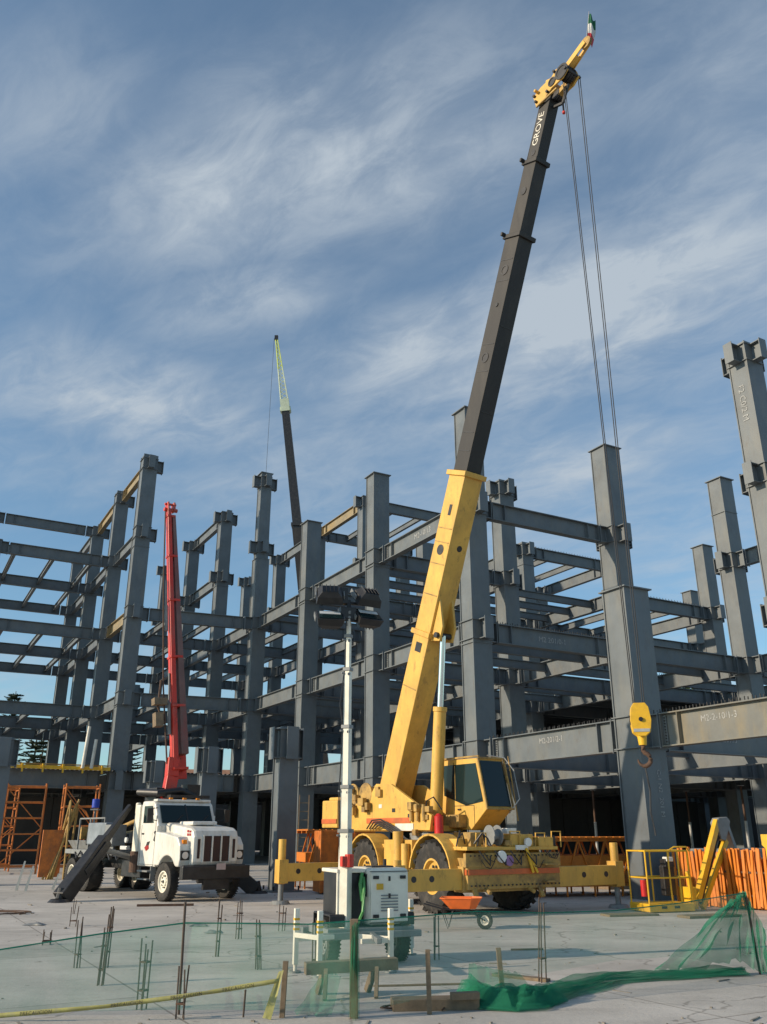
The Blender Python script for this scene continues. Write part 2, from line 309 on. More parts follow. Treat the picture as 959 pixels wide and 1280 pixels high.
# ------------------------------------------------------------------ ground
def ground():
    me = bpy.data.meshes.new('concrete_slab')
    bm = bmesh.new(); S = 1500
    vs = [bm.verts.new(p) for p in ((-S, -S, 0), (S, -S, 0), (S, S, 0), (-S, S, 0))]; bm.faces.new(vs); bm.to_mesh(me); bm.free()
    m = bpy.data.materials.new('cast concrete slab'); m.use_nodes = True; nt = m.node_tree; l = nt.links.new; b = nt.nodes['Principled BSDF']
    t = N(nt, 'ShaderNodeTexCoord')
    def nz(scale, det, rough, stretch=(1, 1, 1), rot=0):
        mp = N(nt, 'ShaderNodeMapping'); l(t.outputs['Object'], mp.inputs[0]); mp.inputs['Scale'].default_value = stretch; mp.inputs['Rotation'].default_value = (0, 0, R(rot))
        n = N(nt, 'ShaderNodeTexNoise'); l(mp.outputs[0], n.inputs['Vector']); n.inputs['Scale'].default_value = scale; n.inputs['Detail'].default_value = det; n.inputs['Roughness'].default_value = rough
        return n.outputs[0]
    def ramp(v, lo, hi, a, c):
        r = N(nt, 'ShaderNodeMapRange'); l(v, r.inputs[0]); r.inputs[1].default_value = lo; r.inputs[2].default_value = hi; r.inputs[3].default_value = a; r.inputs[4].default_value = c; return r.outputs[0]
    big = ramp(nz(0.22, 5, 0.6, (1, 2.2, 1), 20), 0.35, 0.7, 0.80, 1.12)
    mid = ramp(nz(1.6, 8, 0.7), 0.3, 0.75, 0.86, 1.10)
    fin = ramp(nz(26, 6, 0.7), 0.3, 0.7, 0.90, 1.08)
    def mul(a, c):
        n = N(nt, 'ShaderNodeMath', operation='MULTIPLY'); l(a, n.inputs[0]); l(c, n.inputs[1]); return n.outputs[0]
    v = mul(mul(big, mid), fin)
    mx = N(nt, 'ShaderNodeMix', data_type='RGBA', blend_type='MULTIPLY'); mx.inputs[0].default_value = 1; mx.inputs[6].default_value = (0.54, 0.505, 0.46, 1); l(v, mx.inputs[7])
    st = ramp(nz(0.55, 7, 0.65, (1, 1.7, 1), -15), 0.56, 0.70, 0, 0.5)
    m2 = N(nt, 'ShaderNodeMix', data_type='RGBA'); l(st, m2.inputs[0]); l(mx.outputs[2], m2.inputs[6]); m2.inputs[7].default_value = (0.36, 0.325, 0.28, 1)
    sp = ramp(nz(3.4, 3, 0.5), 0.68, 0.73, 0, 0.55)
    m3 = N(nt, 'ShaderNodeMix', data_type='RGBA'); l(sp, m3.inputs[0]); l(m2.outputs[2], m3.inputs[6]); m3.inputs[7].default_value = (0.12, 0.105, 0.09, 1)
    vo = N(nt, 'ShaderNodeTexVoronoi', feature='DISTANCE_TO_EDGE'); vo.inputs['Scale'].default_value = 0.21
    nd = N(nt, 'ShaderNodeTexNoise'); l(t.outputs['Object'], nd.inputs['Vector']); nd.inputs['Scale'].default_value = 1.3; nd.inputs['Detail'].default_value = 6
    av = N(nt, 'ShaderNodeVectorMath', operation='ADD'); l(t.outputs['Object'], av.inputs[0]); l(nd.outputs['Color'], av.inputs[1]); l(av.outputs[0], vo.inputs['Vector'])
    ck = ramp(vo.outputs['Distance'], 0.002, 0.006, 0.55, 0.0)
    m4 = N(nt, 'ShaderNodeMix', data_type='RGBA'); l(ck, m4.inputs[0]); l(m3.outputs[2], m4.inputs[6]); m4.inputs[7].default_value = (0.16, 0.145, 0.125, 1)
    ty = ramp(nz(0.9, 4, 0.6, (0.16, 3.4, 1), -24), 0.60, 0.68, 0.0, 0.38)
    tb = ramp(nz(14, 3, 0.6), 0.35, 0.6, 0.2, 1.0)
    sx_ = N(nt, 'ShaderNodeMapping'); l(t.outputs['Object'], sx_.inputs[0]); sx_.inputs['Rotation'].default_value = (0, 0, R(-29.15)); sx_.inputs['Location'].default_value = (2.1, 1.3, 0)
    br = N(nt, 'ShaderNodeTexBrick', offset=0.0); l(sx_.outputs[0], br.inputs['Vector']); br.inputs['Scale'].default_value = 1.0; br.inputs['Brick Width'].default_value = 5.5; br.inputs['Row Height'].default_value = 4.6; br.inputs['Mortar Size'].default_value = 0.018; br.inputs['Mortar Smooth'].default_value = 0.3
    br.inputs['Color1'].default_value = (1, 1, 1, 1); br.inputs['Color2'].default_value = (0.88, 0.88, 0.87, 1); br.inputs['Mortar'].default_value = (0.52, 0.50, 0.48, 1)
    mj = N(nt, 'ShaderNodeMix', data_type='RGBA', blend_type='MULTIPLY'); mj.inputs[0].default_value = 1.0; l(m4.outputs[2], mj.inputs[6]); l(br.outputs['Color'], mj.inputs[7])
    m5 = N(nt, 'ShaderNodeMix', data_type='RGBA'); l(mul(ty, tb), m5.inputs[0]); l(mj.outputs[2], m5.inputs[6]); m5.inputs[7].default_value = (0.17, 0.155, 0.14, 1)
    l(m5.outputs[2], b.inputs['Base Color']); b.inputs['Roughness'].default_value = 0.85
    bp = N(nt, 'ShaderNodeBump'); bp.inputs['Strength'].default_value = 0.35; bp.inputs['Distance'].default_value = 0.03
    l(nz(9, 8, 0.7), bp.inputs['Height']); l(bp.outputs[0], b.inputs['Normal'])
    me.materials.append(m)
    tag(link('ground', me), kind='structure')
ground()

# ------------------------------------------------------------------ steel frame
AZ = R(29.151)
A = Vector((-math.sin(AZ), math.cos(AZ), 0)); B = Vector((math.cos(AZ), math.sin(AZ), 0))
O = Vector((8.708, 29.752, 0)); GU, GV = 9.291, 9.025
LV = {1: 5.69, 2: 10.95, 3: 16.92, 4: 22.84, 5: 28.27}
frame = thing('steel_frame_building', 'large unfinished building frame of grey steel columns and girders behind the machines', 'steel frame', O, AZ)
# local axes of the frame: x = B (to the right and away), y = A (away to the left)
OFFS = {(4, -1): (0.1, 1.0)}   # this corner bay is a little wider
def P(i, j):
    q = Vector((GV * j, GU * i, 0)); d = OFFS.get((i, j))
    return q + Vector((d[0], d[1], 0)) if d else q
DEP = {1: 1.08, 2: 0.9, 3: 0.88, 4: 0.88, 5: 0.88}
def ibeam(mb, p, q, d, bw, tf=0.04, tw=0.03, stiff=()):   # top of beam at z of p,q
    p, q = Vector(p), Vector(q); L_ = (q - p).length; M = basis(q - p); c = (p + q) / 2
    mb.box(c + Vector((0, 0, -tf / 2)), (L_, bw, tf), M); mb.box(c + Vector((0, 0, -d + tf / 2)), (L_, bw, tf), M)
    mb.box(c + Vector((0, 0, -d / 2)), (L_, tw, d - 2 * tf), M)
    x = (q - p).normalized()
    for t in stiff: mb.box(p + x * t + Vector((0, 0, -d / 2)), (0.025, bw - 0.02, d - 2 * tf), M)
cache = {}
def column(i, j, top, levels, wd=0.95, cap=True, parent=None, loc=None, dirs='ABab', splice=(), narrow=None, rz=None, stub=0.52):
    key = ('c', round(top, 2), wd, cap, tuple(splice), narrow)
    if key not in cache:
        mb = MB(); z0 = 0
        segs = [(0, top, wd)] if not narrow else [(0, narrow[0], wd), (narrow[0], top, narrow[1])]
        for a, b_, ww in segs:
            mb.box((0, 0, (a + b_) / 2), (ww - 0.02, ww - 0.09, b_ - a))
            for s in (-1, 1): mb.box((0, s * (ww / 2 - 0.025), (a + b_) / 2), (ww + 0.07, 0.05, b_ - a - 0.002))
        for z in splice: mb.box((0, 0, z), (wd + 0.10, wd + 0.06, 0.05))
        cache[key] = mb.mesh('column', STEEL)
        m2 = MB(); m2.box((0, 0, 0.022), (wd + 0.22, wd + 0.22, 0.045)); cache[('cap', wd)] = m2.mesh('cap_plate', STEEL)
    par = parent if parent is not None else frame
    o = link('column', cache[key], par); o.location = P(i, j) if loc is None else loc
    if rz is not None: o.rotation_euler.z = rz
    if cap:
        ww = narrow[1] if narrow else wd
        k2 = ('cap', ww)
        if k2 not in cache:
            m2 = MB(); m2.box((0, 0, 0.022), (ww + 0.22, ww + 0.22, 0.045)); cache[k2] = m2.mesh('cap_plate', STEEL)
        c = link('cap_plate', cache[k2], o); c.location = (0, 0, top)
    for lv in levels:
        d = DEP[lv]; wcol = narrow[1] if (narrow and LV[lv] > narrow[0]) else wd
        ds = dirs if isinstance(dirs, str) else dirs.get(lv, 'ABab')
        k = ('b', ds, d, wcol, stub)
        if k not in cache:
            mb = MB(); e = stub
            for ch, v in (('A', (0, 1)), ('B', (1, 0)), ('a', (0, -1)), ('b', (-1, 0))):
                if ch not in ds: continue
                v = Vector((*v, 0)); p = v * (wcol / 2 + 0.03); q = v * (wcol / 2 + e)
                ibeam(mb, p, q, d, 0.40)
                mb.box(q + v * 0.02 + Vector((0, 0, -d / 2)), (0.035 if v.x else 0.46, 0.035 if v.y else 0.46, d + 0.10))
            for z in (-0.02, -d + 0.02): mb.box((0, 0, z), (wcol + 0.16, wcol + 0.12, 0.036))
            cache[k] = mb.mesh('bracket', STEEL)
        br = link('bracket', cache[k], o); br.location = (0, 0, LV[lv])
    return o
T2 = 21.49
def dd(**k): return {int(a[1:]): b for a, b in k.items()}
cols = {}
def C(i, j, top, lv, **k): cols[(i, j)] = column(i, j, top, lv, **k)
C(0, 0, 10.11, [1], wd=1.1, dirs='ABa')
C(-1, 0, 10.11, [1], dirs='ABa')
C(1, 0, T2, [1, 2, 3], dirs={1: 'ABa', 2: 'ABa', 3: 'ABa'}, splice=(9.9,))
C(2, 0, T2, [1, 2, 3], dirs='ABa', splice=(15.9,))
C(3, 0, T2, [1, 2, 3], dirs='ABa', splice=(9.9, 15.9))
C(4, 0, 28.55, [1, 2, 3, 4, 5], dirs={1: 'ABa', 2: 'ABab', 3: 'ABab', 4: 'ABab', 5: 'ABab'}, narrow=(21.5, 0.80), splice=(9.9, 21.48))
for i, tp in ((5, 28.35), (6, 28.35), (7, 28.35), (8, 17.2)):
    C(i, 0, tp, [1, 2, 3] + ([4, 5] if tp > 20 else []), cap=False, splice=(21.6,) if tp > 20 else ())
C(4, -1, 28.55, [1, 2, 3, 4, 5], wd=1.0, cap=False, splice=(9.95, 21.3), dirs='ABa')
C(5, -1, 28.5, [1, 2, 3, 4, 5], cap=False, splice=(9.95, 21.8), dirs={1: 'ABab', 2: 'ABab', 3: 'ABab', 4: 'ABab', 5: 'ABa'})
C(6, -1, 28.3, [1, 2, 3, 4, 5], cap=False, splice=(9.95, 21.8)); C(7, -1, 28.3, [1, 2, 3, 4, 5], cap=False, splice=(21.8,))
C(4, -2, 5.75, [1], cap=False); C(5, -2, 22.9, [1, 2, 3, 4], cap=False)
for i in (6, 7): C(i, -2, 28.3, [1, 2, 3, 4, 5], cap=False)
C(0, 1, 22.95, [1, 2, 3, 4], cap=False, wd=1.0); C(1, 1, T2, [1, 2, 3], wd=1.05)
C(2, 1, 22.95, [1, 2, 3, 4], cap=False, wd=1.0); C(3, 1, T2, [1, 2, 3], cap=False)
for i in (4, 5, 6, 7): C(i, 1, 28.35, [1, 2, 3, 4, 5], cap=False)
C(0, 2, 17.0, [1, 2, 3], cap=False)
C(1, 2, T2, [1, 2, 3], splice=(19.4,)); C(2, 2, 17.2, [1, 2, 3], cap=False); C(3, 2, 23.0, [1, 2, 3, 4], cap=False, splice=(21.2,))
C(4, 2, 28.3, [1, 2, 3, 4, 5], cap=False); C(5, 2, 28.3, [1, 2, 3, 4, 5], cap=False); C(6, 2, 17.0, [1, 2, 3], cap=False)
C(1, 3, 17.0, [1, 2, 3], cap=False)
C(2, 3, T2, [1, 2, 3]); C(3, 3, 22.9, [1, 2, 3, 4], cap=False); C(4, 3, 22.9, [1, 2, 3, 4], cap=False); C(5, 3, 17.0, [1, 2, 3], cap=False)
C(2, 4, 11.2, [1, 2], cap=False); C(3, 4, T2, [1, 2, 3]); C(4, 4, 17.0, [1, 2, 3], cap=False); C(5, 4, 17.0, [1, 2, 3], cap=False)
C(6, 3, 17, [1, 2, 3], cap=False); C(6, 4, 11, [1, 2], cap=False); C(7, 2, 17, [1, 2, 3], cap=False); C(7, 3, 11, [1, 2], cap=False)
for i in (3, 4, 5): C(i, 5, 11.2, [1, 2], cap=False)

def girder(a, b, lv, dep=None, m=STEEL, stiff=True, name='girder', zoff=0.0):
    pa, pb = P(*a), P(*b); v = (pb - pa); n = v.normalized(); e = 0.5 + 0.62
    p, q = pa + n * e, pb - n * e; L_ = (q - p).length; d = dep or DEP[lv]
    key = ('g', round(L_, 2), d, m.name, stiff)
    if key not in cache:
        mb = MB(); st = [0.02, 0.75, L_ - 0.75, L_ - 0.02] if stiff else []
        ibeam(mb, (0, 0, 0), (L_, 0, 0), d, 0.38, stiff=st); cache[key] = mb.mesh('girder', m)
    o = link(name, cache[key], frame); o.location = p + Vector((0, 0, LV[lv] - 0.003 + zoff)); o.rotation_euler.z = math.atan2(n.y, n.x)
    return o
G = {}
def ga(i, j, lv, **k):
    if (i, j) in cols and (i + 1, j) in cols: G[('A', i, j, lv)] = girder((i, j), (i + 1, j), lv, **k)
def gb(i, j, lv, **k):
    if (i, j) in cols and (i, j + 1) in cols: G[('B', i, j, lv)] = girder((i, j), (i, j + 1), lv, **k)
for j in range(0, 5):
    for i in range(-1, 8):
        ga(i, j, 1, m=STEEL_W if (i, j) == (-1, 0) else STEEL)
for i in range(0, 8):
    for j in range(0, 5): gb(i, j, 1)
for i in (4, 5, 6): ga(i, -1, 1); ga(i, -2, 1)
for i in (4, 5, 6, 7): gb(i, -2, 1); gb(i, -1, 1)
# second and third floors
for i in range(1, 8):
    for j in range(0, 4): ga(i, j, 2); gb(i, j, 2)
ga(0, 2, 2)
gb(4, -1, 2); gb(5, -1, 2); gb(6, -1, 2); gb(7, -1, 2)
for i in (5, 6, 7): gb(i, -2, 2); gb(i, -2, 3); gb(i, -2, 4)
for i in (4, 5, 6):
    for lv in (2, 3, 4, 5): ga(i, -1, lv, m=STEEL_Y if (i, lv) in ((4, 3), (5, 5), (4, 5)) else STEEL)
    if i > 4: ga(i, -2, 3)
gb(6, -2, 5); gb(7, -2, 5)
for i in range(4, 8): gb(i, -1, 3)
for i in (1, 2, 3, 4, 5, 6): ga(i, 0, 3)
gb(1, 0, 3); gb(2, 0, 3); gb(3, 0, 3); gb(4, 0, 3); gb(5, 0, 3); gb(6, 0, 3); gb(7, 0, 3)
ga(5, 0, 4); ga(5, 0, 5); ga(6, 0, 4)
ga(4, 1, 5, m=STEEL_Y); ga(5, 1, 5); ga(4, 1, 4); ga(5, 1, 4); ga(4, 2, 5); gb(4, 1, 5); gb(5, 1, 5); gb(4, 1, 4); gb(5, 1, 4)
ga(2, 1, 3); ga(3, 1, 3); ga(4, 1, 3); ga(5, 1, 3); ga(6, 1, 3)
gb(3, 2, 4); ga(3, 3, 4); ga(3, 2, 4); gb(4, 2, 4)
ga(0, 2, 3); gb(2, 2, 3); ga(2, 3, 3); gb(3, 3, 3); ga(3, 3, 3); gb(3, 2, 3); gb(4, 2, 3); gb(4, 3, 3); ga(2, 2, 3); ga(3, 2, 3)
ga(4, 2, 3); gb(3, 1, 3); gb(4, 1, 3); gb(5, 1, 3)
# joists between the girders
def joist(i, j, lv, t, along, m=STEEL, dep=0.48):
    if along == 'A':
        p = P(i, j) * (1 - t) + P(i, j + 1) * t; q = P(i + 1, j) * (1 - t) + P(i + 1, j + 1) * t
    else:
        p = P(i, j) * (1 - t) + P(i + 1, j) * t; q = P(i, j + 1) * (1 - t) + P(i + 1, j + 1) * t
    v = (q - p); n = v.normalized(); p = p + n * 0.03; q = q - n * 0.03; L_ = (q - p).length
    key = ('j', round(L_, 2), dep, m.name)
    if key not in cache:
        mb = MB(); ibeam(mb, (0, 0, 0), (L_, 0, 0), dep, 0.24); cache[key] = mb.mesh('joist', m)
    o = link('joist', cache[key], frame); o.location = p + Vector((0, 0, LV[lv] - 0.09)); o.rotation_euler.z = math.atan2(n.y, n.x)
for lv in (2, 3, 4):
    for i in (5, 6):
        for t in (0.18, 0.5, 0.82): joist(i, -2, lv, t, 'A')
for lv in (2, 3):
    for i in (4, 5, 6):
        for j in (-1, 0):
            for t in (0.33, 0.66): joist(i, j, lv, t, 'A')
for i in (1, 2, 3, 4, 5):
    for j in (0, 1, 2, 3):
        for t in (0.33, 0.66): joist(i, j, 2, t, 'B')
for i, j in ((0, 0), (1, 0), (2, 0), (3, 0), (0, 1), (1, 1), (2, 1), (0, 2), (1, 2), (2, 2)):
    for t in (0.33, 0.66): joist(i, j, 1, t, 'B')
for i, j in ((2, 0), (3, 0), (2, 1), (3, 1), (4, 1)):
    for t in (0.25, 0.5, 0.75): joist(i, j, 3, t, 'B')
for i, j in ((3, 2), (2, 2)):
    for t in (0.33, 0.66): joist(i, j, 3, t, 'A')
for t in (0.33, 0.66): joist(3, 2, 4, t, 'A'); joist(4, 1, 5, t, 'A')
# corrugated deck over the first and part of the second floor
def deck_mesh():
    mb = MB(); n = 30; Lx, Ly = GV - 0.3, GU - 0.3; pts = []
    for k in range(n):
        x = k * Lx / n; s = Lx / n
        pts += [(x, 0.0), (x + 0.38 * s, 0.0), (x + 0.5 * s, 0.07), (x + 0.88 * s, 0.07)]
    pts.append((Lx, 0)); vs = []
    for y in (0, Ly):
        for x, z in pts: vs.append((x + 0.15, y + 0.15, z))
    m = len(pts); mb.add(vs, [(k, k + 1, m + k + 1, m + k) for k in range(m - 1)])
    up = [(x, y, z + 0.012) for x, y, z in vs]; mb.add(up, [(k, m + k, m + k + 1, k + 1) for k in range(m - 1)])
    return mb.mesh('deck_panel', DECKM)
DK = deck_mesh()
for lv, ii, jj in ((1, range(1, 8), range(2, 5)), (1, range(4, 8), (-2, -1, 0, 1)), (2, range(2, 6), (2, 3))):
    for i in ii:
        for j in jj:
            if lv == 1 and (i, j) in ((0, 3), (0, 4), (1, 4)): continue
            o = link('deck_panel', DK, frame); o.location = P(i, j) if (i, j) != (4, -1) else Vector((GV * j, GU * i, 0)); o.location.z = LV[lv] + 0.005
# shear studs along the top of the front girders
def studs(a, b, lv):
    pa, pb = P(*a), P(*b); n = (pb - pa).normalized(); s = n.cross(Vector((0, 0, 1))); mb = MB()
    t = 0.9
    while t < (pb - pa).length - 0.8:
        for k in (-0.08, 0.08): mb.cyl(pa + n * t + s * k + Vector((0, 0, LV[lv])), pa + n * t + s * k + Vector((0, 0, LV[lv] + 0.13)), 0.02, n=5)
        t += 0.28
    o = mb.build('shear_studs', BOLT, frame); o['kind'] = 'stuff'
for a, b, lv in (((0, 0), (1, 0), 1), ((-1, 0), (0, 0), 1), ((1, 0), (1, 1), 2), ((1, 0), (2, 0), 2), ((2, 2), (2, 3), 3), ((1, 2), (2, 2), 2), ((3, 2), (3, 3), 4)): studs(a, b, lv)
# bolted splice plates on the front girders
def splice(i, j, t, lv, n):
    p = P(i, j) + Vector((0, t, LV[lv] - DEP[lv] / 2)); mb = MB()
    mb.box((-0.03, 0, 0), (0.03, 0.30, DEP[lv] - 0.16)); mb.cm = 1
    for k in range(9):
        for s in (-0.09, 0.09): mb.cyl((-0.045, s, -0.38 + k * 0.095), (-0.075, s, -0.38 + k * 0.095), 0.026, n=6)
    o = mb.build('splice_plate', [STEEL, BOLT], frame, loc=p + Vector((-0.012, 0, 0)))
for i, t, lv in ((0, 1.15, 1), (0, GU - 1.15, 1), (-1, GU - 1.15, 1), (1, 1.15, 1), (1, GU - 1.15, 1), (2, 1.15, 1), (2, GU - 1.15, 1), (3, 1.15, 1), (1, 1.15, 2), (1, GU - 1.15, 2), (2, 1.15, 2), (2, GU - 1.15, 2), (3, 1.15, 2), (3, GU - 1.15, 2), (1, GU - 1.15, 3), (2, 1.15, 3), (2, GU - 1.15, 3), (3, 1.15, 3)): splice(i, 0, t, lv, 9)
# painted erection marks
Z = Vector((0, 0, 1))
def markA(i, j, lv, t, s, size, dz=0.0):     # on the -B face of an A girder
    p = P(i, j) + Vector((-0.022, t, LV[lv] - DEP[lv] * 0.45 + dz))
    text_obj('girder_mark', s, size, MARK, frame, frameM((0, -1, 0), (0, 0, 1), p), 0.003)
def markB(i, j, lv, t, s, size):             # on the -A face of a B girder
    p = P(i, j) + Vector((t, -0.022, LV[lv] - DEP[lv] * 0.5))
    text_obj('girder_mark', s, size, MARK, frame, frameM((1, 0, 0), (0, 0, 1), p), 0.003)
markA(0, 0, 1, 4.6, 'M2-201/2-1', 0.30, 0.12); markA(-1, 0, 1, 5.9, 'M2-2-10/1-3', 0.28, 0.14)
markB(1, 0, 2, 4.4, 'M2 201/0-1', 0.36); markA(1, 0, 3, 4.4, 'M2-10/13', 0.42); markB(2, 0, 2, 1.9, 'M2 01-2', 0.34)
markA(1, 1, 1, 4.0, 'M2 07/4', 0.4); markB(0, 0, 1, 4.2, 'M2 207/5', 0.34); markB(4, -1, 3, 6.4, 'M1 22', 0.36)
text_obj('column_mark', 'C-1 N2  201 M', 0.24, MARK, cols[(0, 0)], frameM((0, 0, -1), (1, 0, 0), (0.12, -0.56, 3.2)), 0.003)
text_obj('column_mark', 'F2 C0/2 M', 0.42, MARK, cols[(0, 1)], frameM((0, 0, -1), (0, -1, 0), (-0.51, 0.05, 20.0)), 0.003)
# pale line of rust primer left at the column edges (angle irons)

# free-standing columns in front of the frame
def free_col(i, j, top, lab, wd=0.68):
    q = O + A * GU * i + B * GV * j
    t = thing('steel_column', lab, 'column', q, AZ, 'free standing columns not yet joined to the frame')
    column(0, 0, top, [1], wd=wd, parent=t, loc=(0, 0, 0), cap=False, dirs='ABab', stub=0.24)
    mb = MB(); mb.box((0, 0, 0.03), (wd + 0.5, wd + 0.5, 0.06)); mb.build('base_plate', STEEL, t)
    b = MB()
    for sx in (-1, 1):
        for sy in (-1, 1): b.cyl((sx * (wd / 2 + 0.14), sy * (wd / 2 + 0.14), 0.05), (sx * (wd / 2 + 0.14), sy * (wd / 2 + 0.14), 0.2), 0.035, n=6)
    b.build('anchor_bolts', BOLT, t)
free_col(1, -1, 5.75, 'short free standing grey steel column with bracket head, beside the left crane outrigger')
free_col(2, -1, 5.75, 'short grey steel column with bracket head rising behind the white truck cab roof')
free_col(3, -1, 5.75, 'short grey steel column with bracket head partly hidden behind the red boom base')
free_col(2, -2, 5.75, 'short dark steel column cut by the left edge of the picture')

# retaining wall behind the site
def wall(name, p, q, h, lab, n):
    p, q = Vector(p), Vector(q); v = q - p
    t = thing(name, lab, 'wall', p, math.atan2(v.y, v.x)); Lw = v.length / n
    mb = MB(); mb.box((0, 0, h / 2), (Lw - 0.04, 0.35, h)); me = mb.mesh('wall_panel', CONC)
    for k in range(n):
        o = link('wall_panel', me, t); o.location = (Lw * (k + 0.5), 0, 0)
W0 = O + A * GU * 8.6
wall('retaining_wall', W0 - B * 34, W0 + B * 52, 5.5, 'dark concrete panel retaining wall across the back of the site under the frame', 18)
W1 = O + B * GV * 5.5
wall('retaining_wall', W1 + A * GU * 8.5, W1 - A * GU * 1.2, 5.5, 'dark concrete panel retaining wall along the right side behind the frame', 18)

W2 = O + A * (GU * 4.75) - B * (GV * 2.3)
wall('shade_backdrop', W2, W2 + B * (GV * 2.0), 4.3, 'added dark wall standing in for deep shade behind the orange scaffolds under the first floor', 8)  # added panels that make the space under the left deck dark
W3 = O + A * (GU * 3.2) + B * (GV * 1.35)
wall('shade_backdrop', W3, W3 + B * (GV * 2.6), 4.3, 'added dark wall standing in for shade deep under the first floor behind the crane', 10)  # added panels, imitate the black depth behind the crane
# ------------------------------------------------------------------ wheels
def wheel(parent, c, axis, r, wd, tm, rm, rimr, lugs=22, name='wheel', lug_h=0.035, dual=False):
    c = Vector(c); axis = Vector(axis).normalized(); h = wd / 2
    e = bpy.data.objects.new(name, None); COL.objects.link(e); e.parent = parent
    mb = MB()
    mb.lathe([(-h * 0.8, rimr), (-h * 0.95, r * 0.72), (-h, r * 0.84), (-h * 0.88, r * 0.955), (-h * 0.6, r), (h * 0.6, r), (h * 0.88, r * 0.955), (h, r * 0.84), (h * 0.95, r * 0.72), (h * 0.8, rimr)], c, axis, 36, False)
    M = basis(axis)
    for k in range(lugs):
        for s in (-1, 1):
            a = 2 * math.pi * (k + 0.25 * s) / lugs
            rad = M @ Vector((0, math.cos(a), math.sin(a))); tan = M @ Vector((0, -math.sin(a), math.cos(a)))
            d1 = (axis * s * 0.9 + tan * 0.45).normalized()
            mb.bar(c + axis * s * h * 0.12 + rad * (r + lug_h * 0.2), c + axis * s * h * 0.97 + tan * 0.18 * r + rad * (r - lug_h * 0.6), 2 * math.pi * r / lugs * 0.42, lug_h * 1.6, rad)
    mb.build('tyre', tm, e, smooth=True)
    m2 = MB(); m2.lathe([(-h * 0.82, rimr * 1.02), (-h * 0.84, rimr * 0.9), (-h * 0.45, rimr * 0.82), (-h * 0.35, rimr * 0.45), (-h * 0.6, rimr * 0.36), (-h * 0.66, rimr * 0.16),
                         (h * 0.66, rimr * 0.16), (h * 0.6, rimr * 0.36), (h * 0.35, rimr * 0.45), (h * 0.45, rimr * 0.82), (h * 0.84, rimr * 0.9), (h * 0.82, rimr * 1.02)], c, axis, 28, False)
    m2.cm = 1
    m2.lathe([(h * 0.66, rimr * 0.17), (h * 0.80, rimr * 0.15)], c, axis, 12)
    for s in (-1, 1):
        for k in range(10):
            a = 2 * math.pi * k / 10; rad = M @ Vector((0, math.cos(a), math.sin(a)))
            m2.cyl(c + rad * rimr * 0.56 + axis * s * h * 0.3, c + rad * rimr * 0.56 + axis * s * h * 0.52, rimr * 0.085, n=8)
    m2.build('rim', [rm, BOLT], e, smooth=True)
    return e

# ------------------------------------------------------------------ mobile crane
S0 = Vector((1.62, 26.95, 0))
crane = thing('mobile_crane', 'big yellow rough terrain crane with a raised black and yellow telescopic boom', 'crane', S0)
F_, Lf = -A, B                       # carrier forward and left
Mc = Matrix((F_, Lf, Z)).transposed()
def cp(u, v, z): return F_ * u + Lf * v + Z * z
def cbox(mb, c, d): return mb.box(cp(*c), d, Mc)
PHI = R(145); D_ = Vector((math.sin(PHI), math.cos(PHI), 0)); SL = Vector((-D_.y, D_.x, 0))   # boom heading and its left
Ms = Matrix((D_, SL, Z)).transposed()
def sp(a, b, z): return D_ * a + SL * b + Z * z
def sbox(mb, c, d): return mb.box(sp(*c), d, Ms)
# carrier
mb = MB()
cbox(mb, (0.1, 0, 1.15), (6.1, 1.15, 0.85))                       # main frame
cbox(mb, (2.75, 0.25, 1.0), (1.1, 3.0, 0.75)); cbox(mb, (-2.75, 0, 1.1), (0.9, 2.5, 0.6))
cbox(mb, (3.25, 0.25, 1.32), (0.12, 3.1, 0.34))
mb.build('carrier_frame', YELD, crane, 0.015)
mb = MB()
cbox(mb, (-0.35, 0, 1.62), (5.5, 2.5, 0.10)); cbox(mb, (2.85, 0.25, 1.60), (0.9, 3.0, 0.09))
for v in (-1.12, 1.12): cbox(mb, (0.0, v, 1.42), (1.6, 0.55, 0.75))
cbox(mb, (2.95, 0.55, 1.80), (0.6, 0.8, 0.30)); cbox(mb, (2.55, -0.95, 1.74), (0.5, 0.5, 0.2)); cbox(mb, (3.05, 1.35, 1.76), (0.5, 0.5, 0.24))
mb.build('deck', YEL, crane, 0.015)
mb = MB(); cbox(mb, (3.325, 0.25, 1.04), (0.02, 2.96, 0.13)); cbox(mb, (2.75, -1.262, 1.04), (1.08, 0.02, 0.13)); mb.build('stripe', ORGS, crane)
mb = MB()
for s in (-1, 1):
    mb = MB(); mb.cyl(cp(3.3, s * 0.7, 0.62), cp(3.5, s * 0.7, 0.55), 0.05); mb.build('tow_pin', YELD, crane, 0.01)
    mb = MB(); mb.bar(cp(3.2, s * 1.05, 0.75), cp(3.42, s * 1.05, 0.42), 0.12, 0.08); mb.build('tow_hook', YELD, crane, 0.01)
for u in (1.9, -1.9):
    for v in (-1.22, 1.22):
        wheel(crane, cp(u, v, 0.90), Lf * (1 if v > 0 else -1), 0.89, 0.56, RUB, YEL, 0.44, 20, lug_h=0.05)
        # fender arch
        mb = MB(); n = 12; s = 1 if v > 0 else -1
        for k in range(n):
            a0, a1 = math.pi * (0.06 + 0.88 * k / n), math.pi * (0.06 + 0.88 * (k + 1) / n)
            p = cp(u + 1.04 * math.cos(a0), v, 0.90 + 1.04 * math.sin(a0)); q = cp(u + 1.04 * math.cos(a1), v, 0.90 + 1.04 * math.sin(a1))
            rad = cp(math.cos((a0 + a1) / 2), 0, math.sin((a0 + a1) / 2)); mb.bar(p, q + (q - p) * 0.06, 0.62, 0.05, rad)
        mb.build('fender', YEL, crane)
mb = MB()
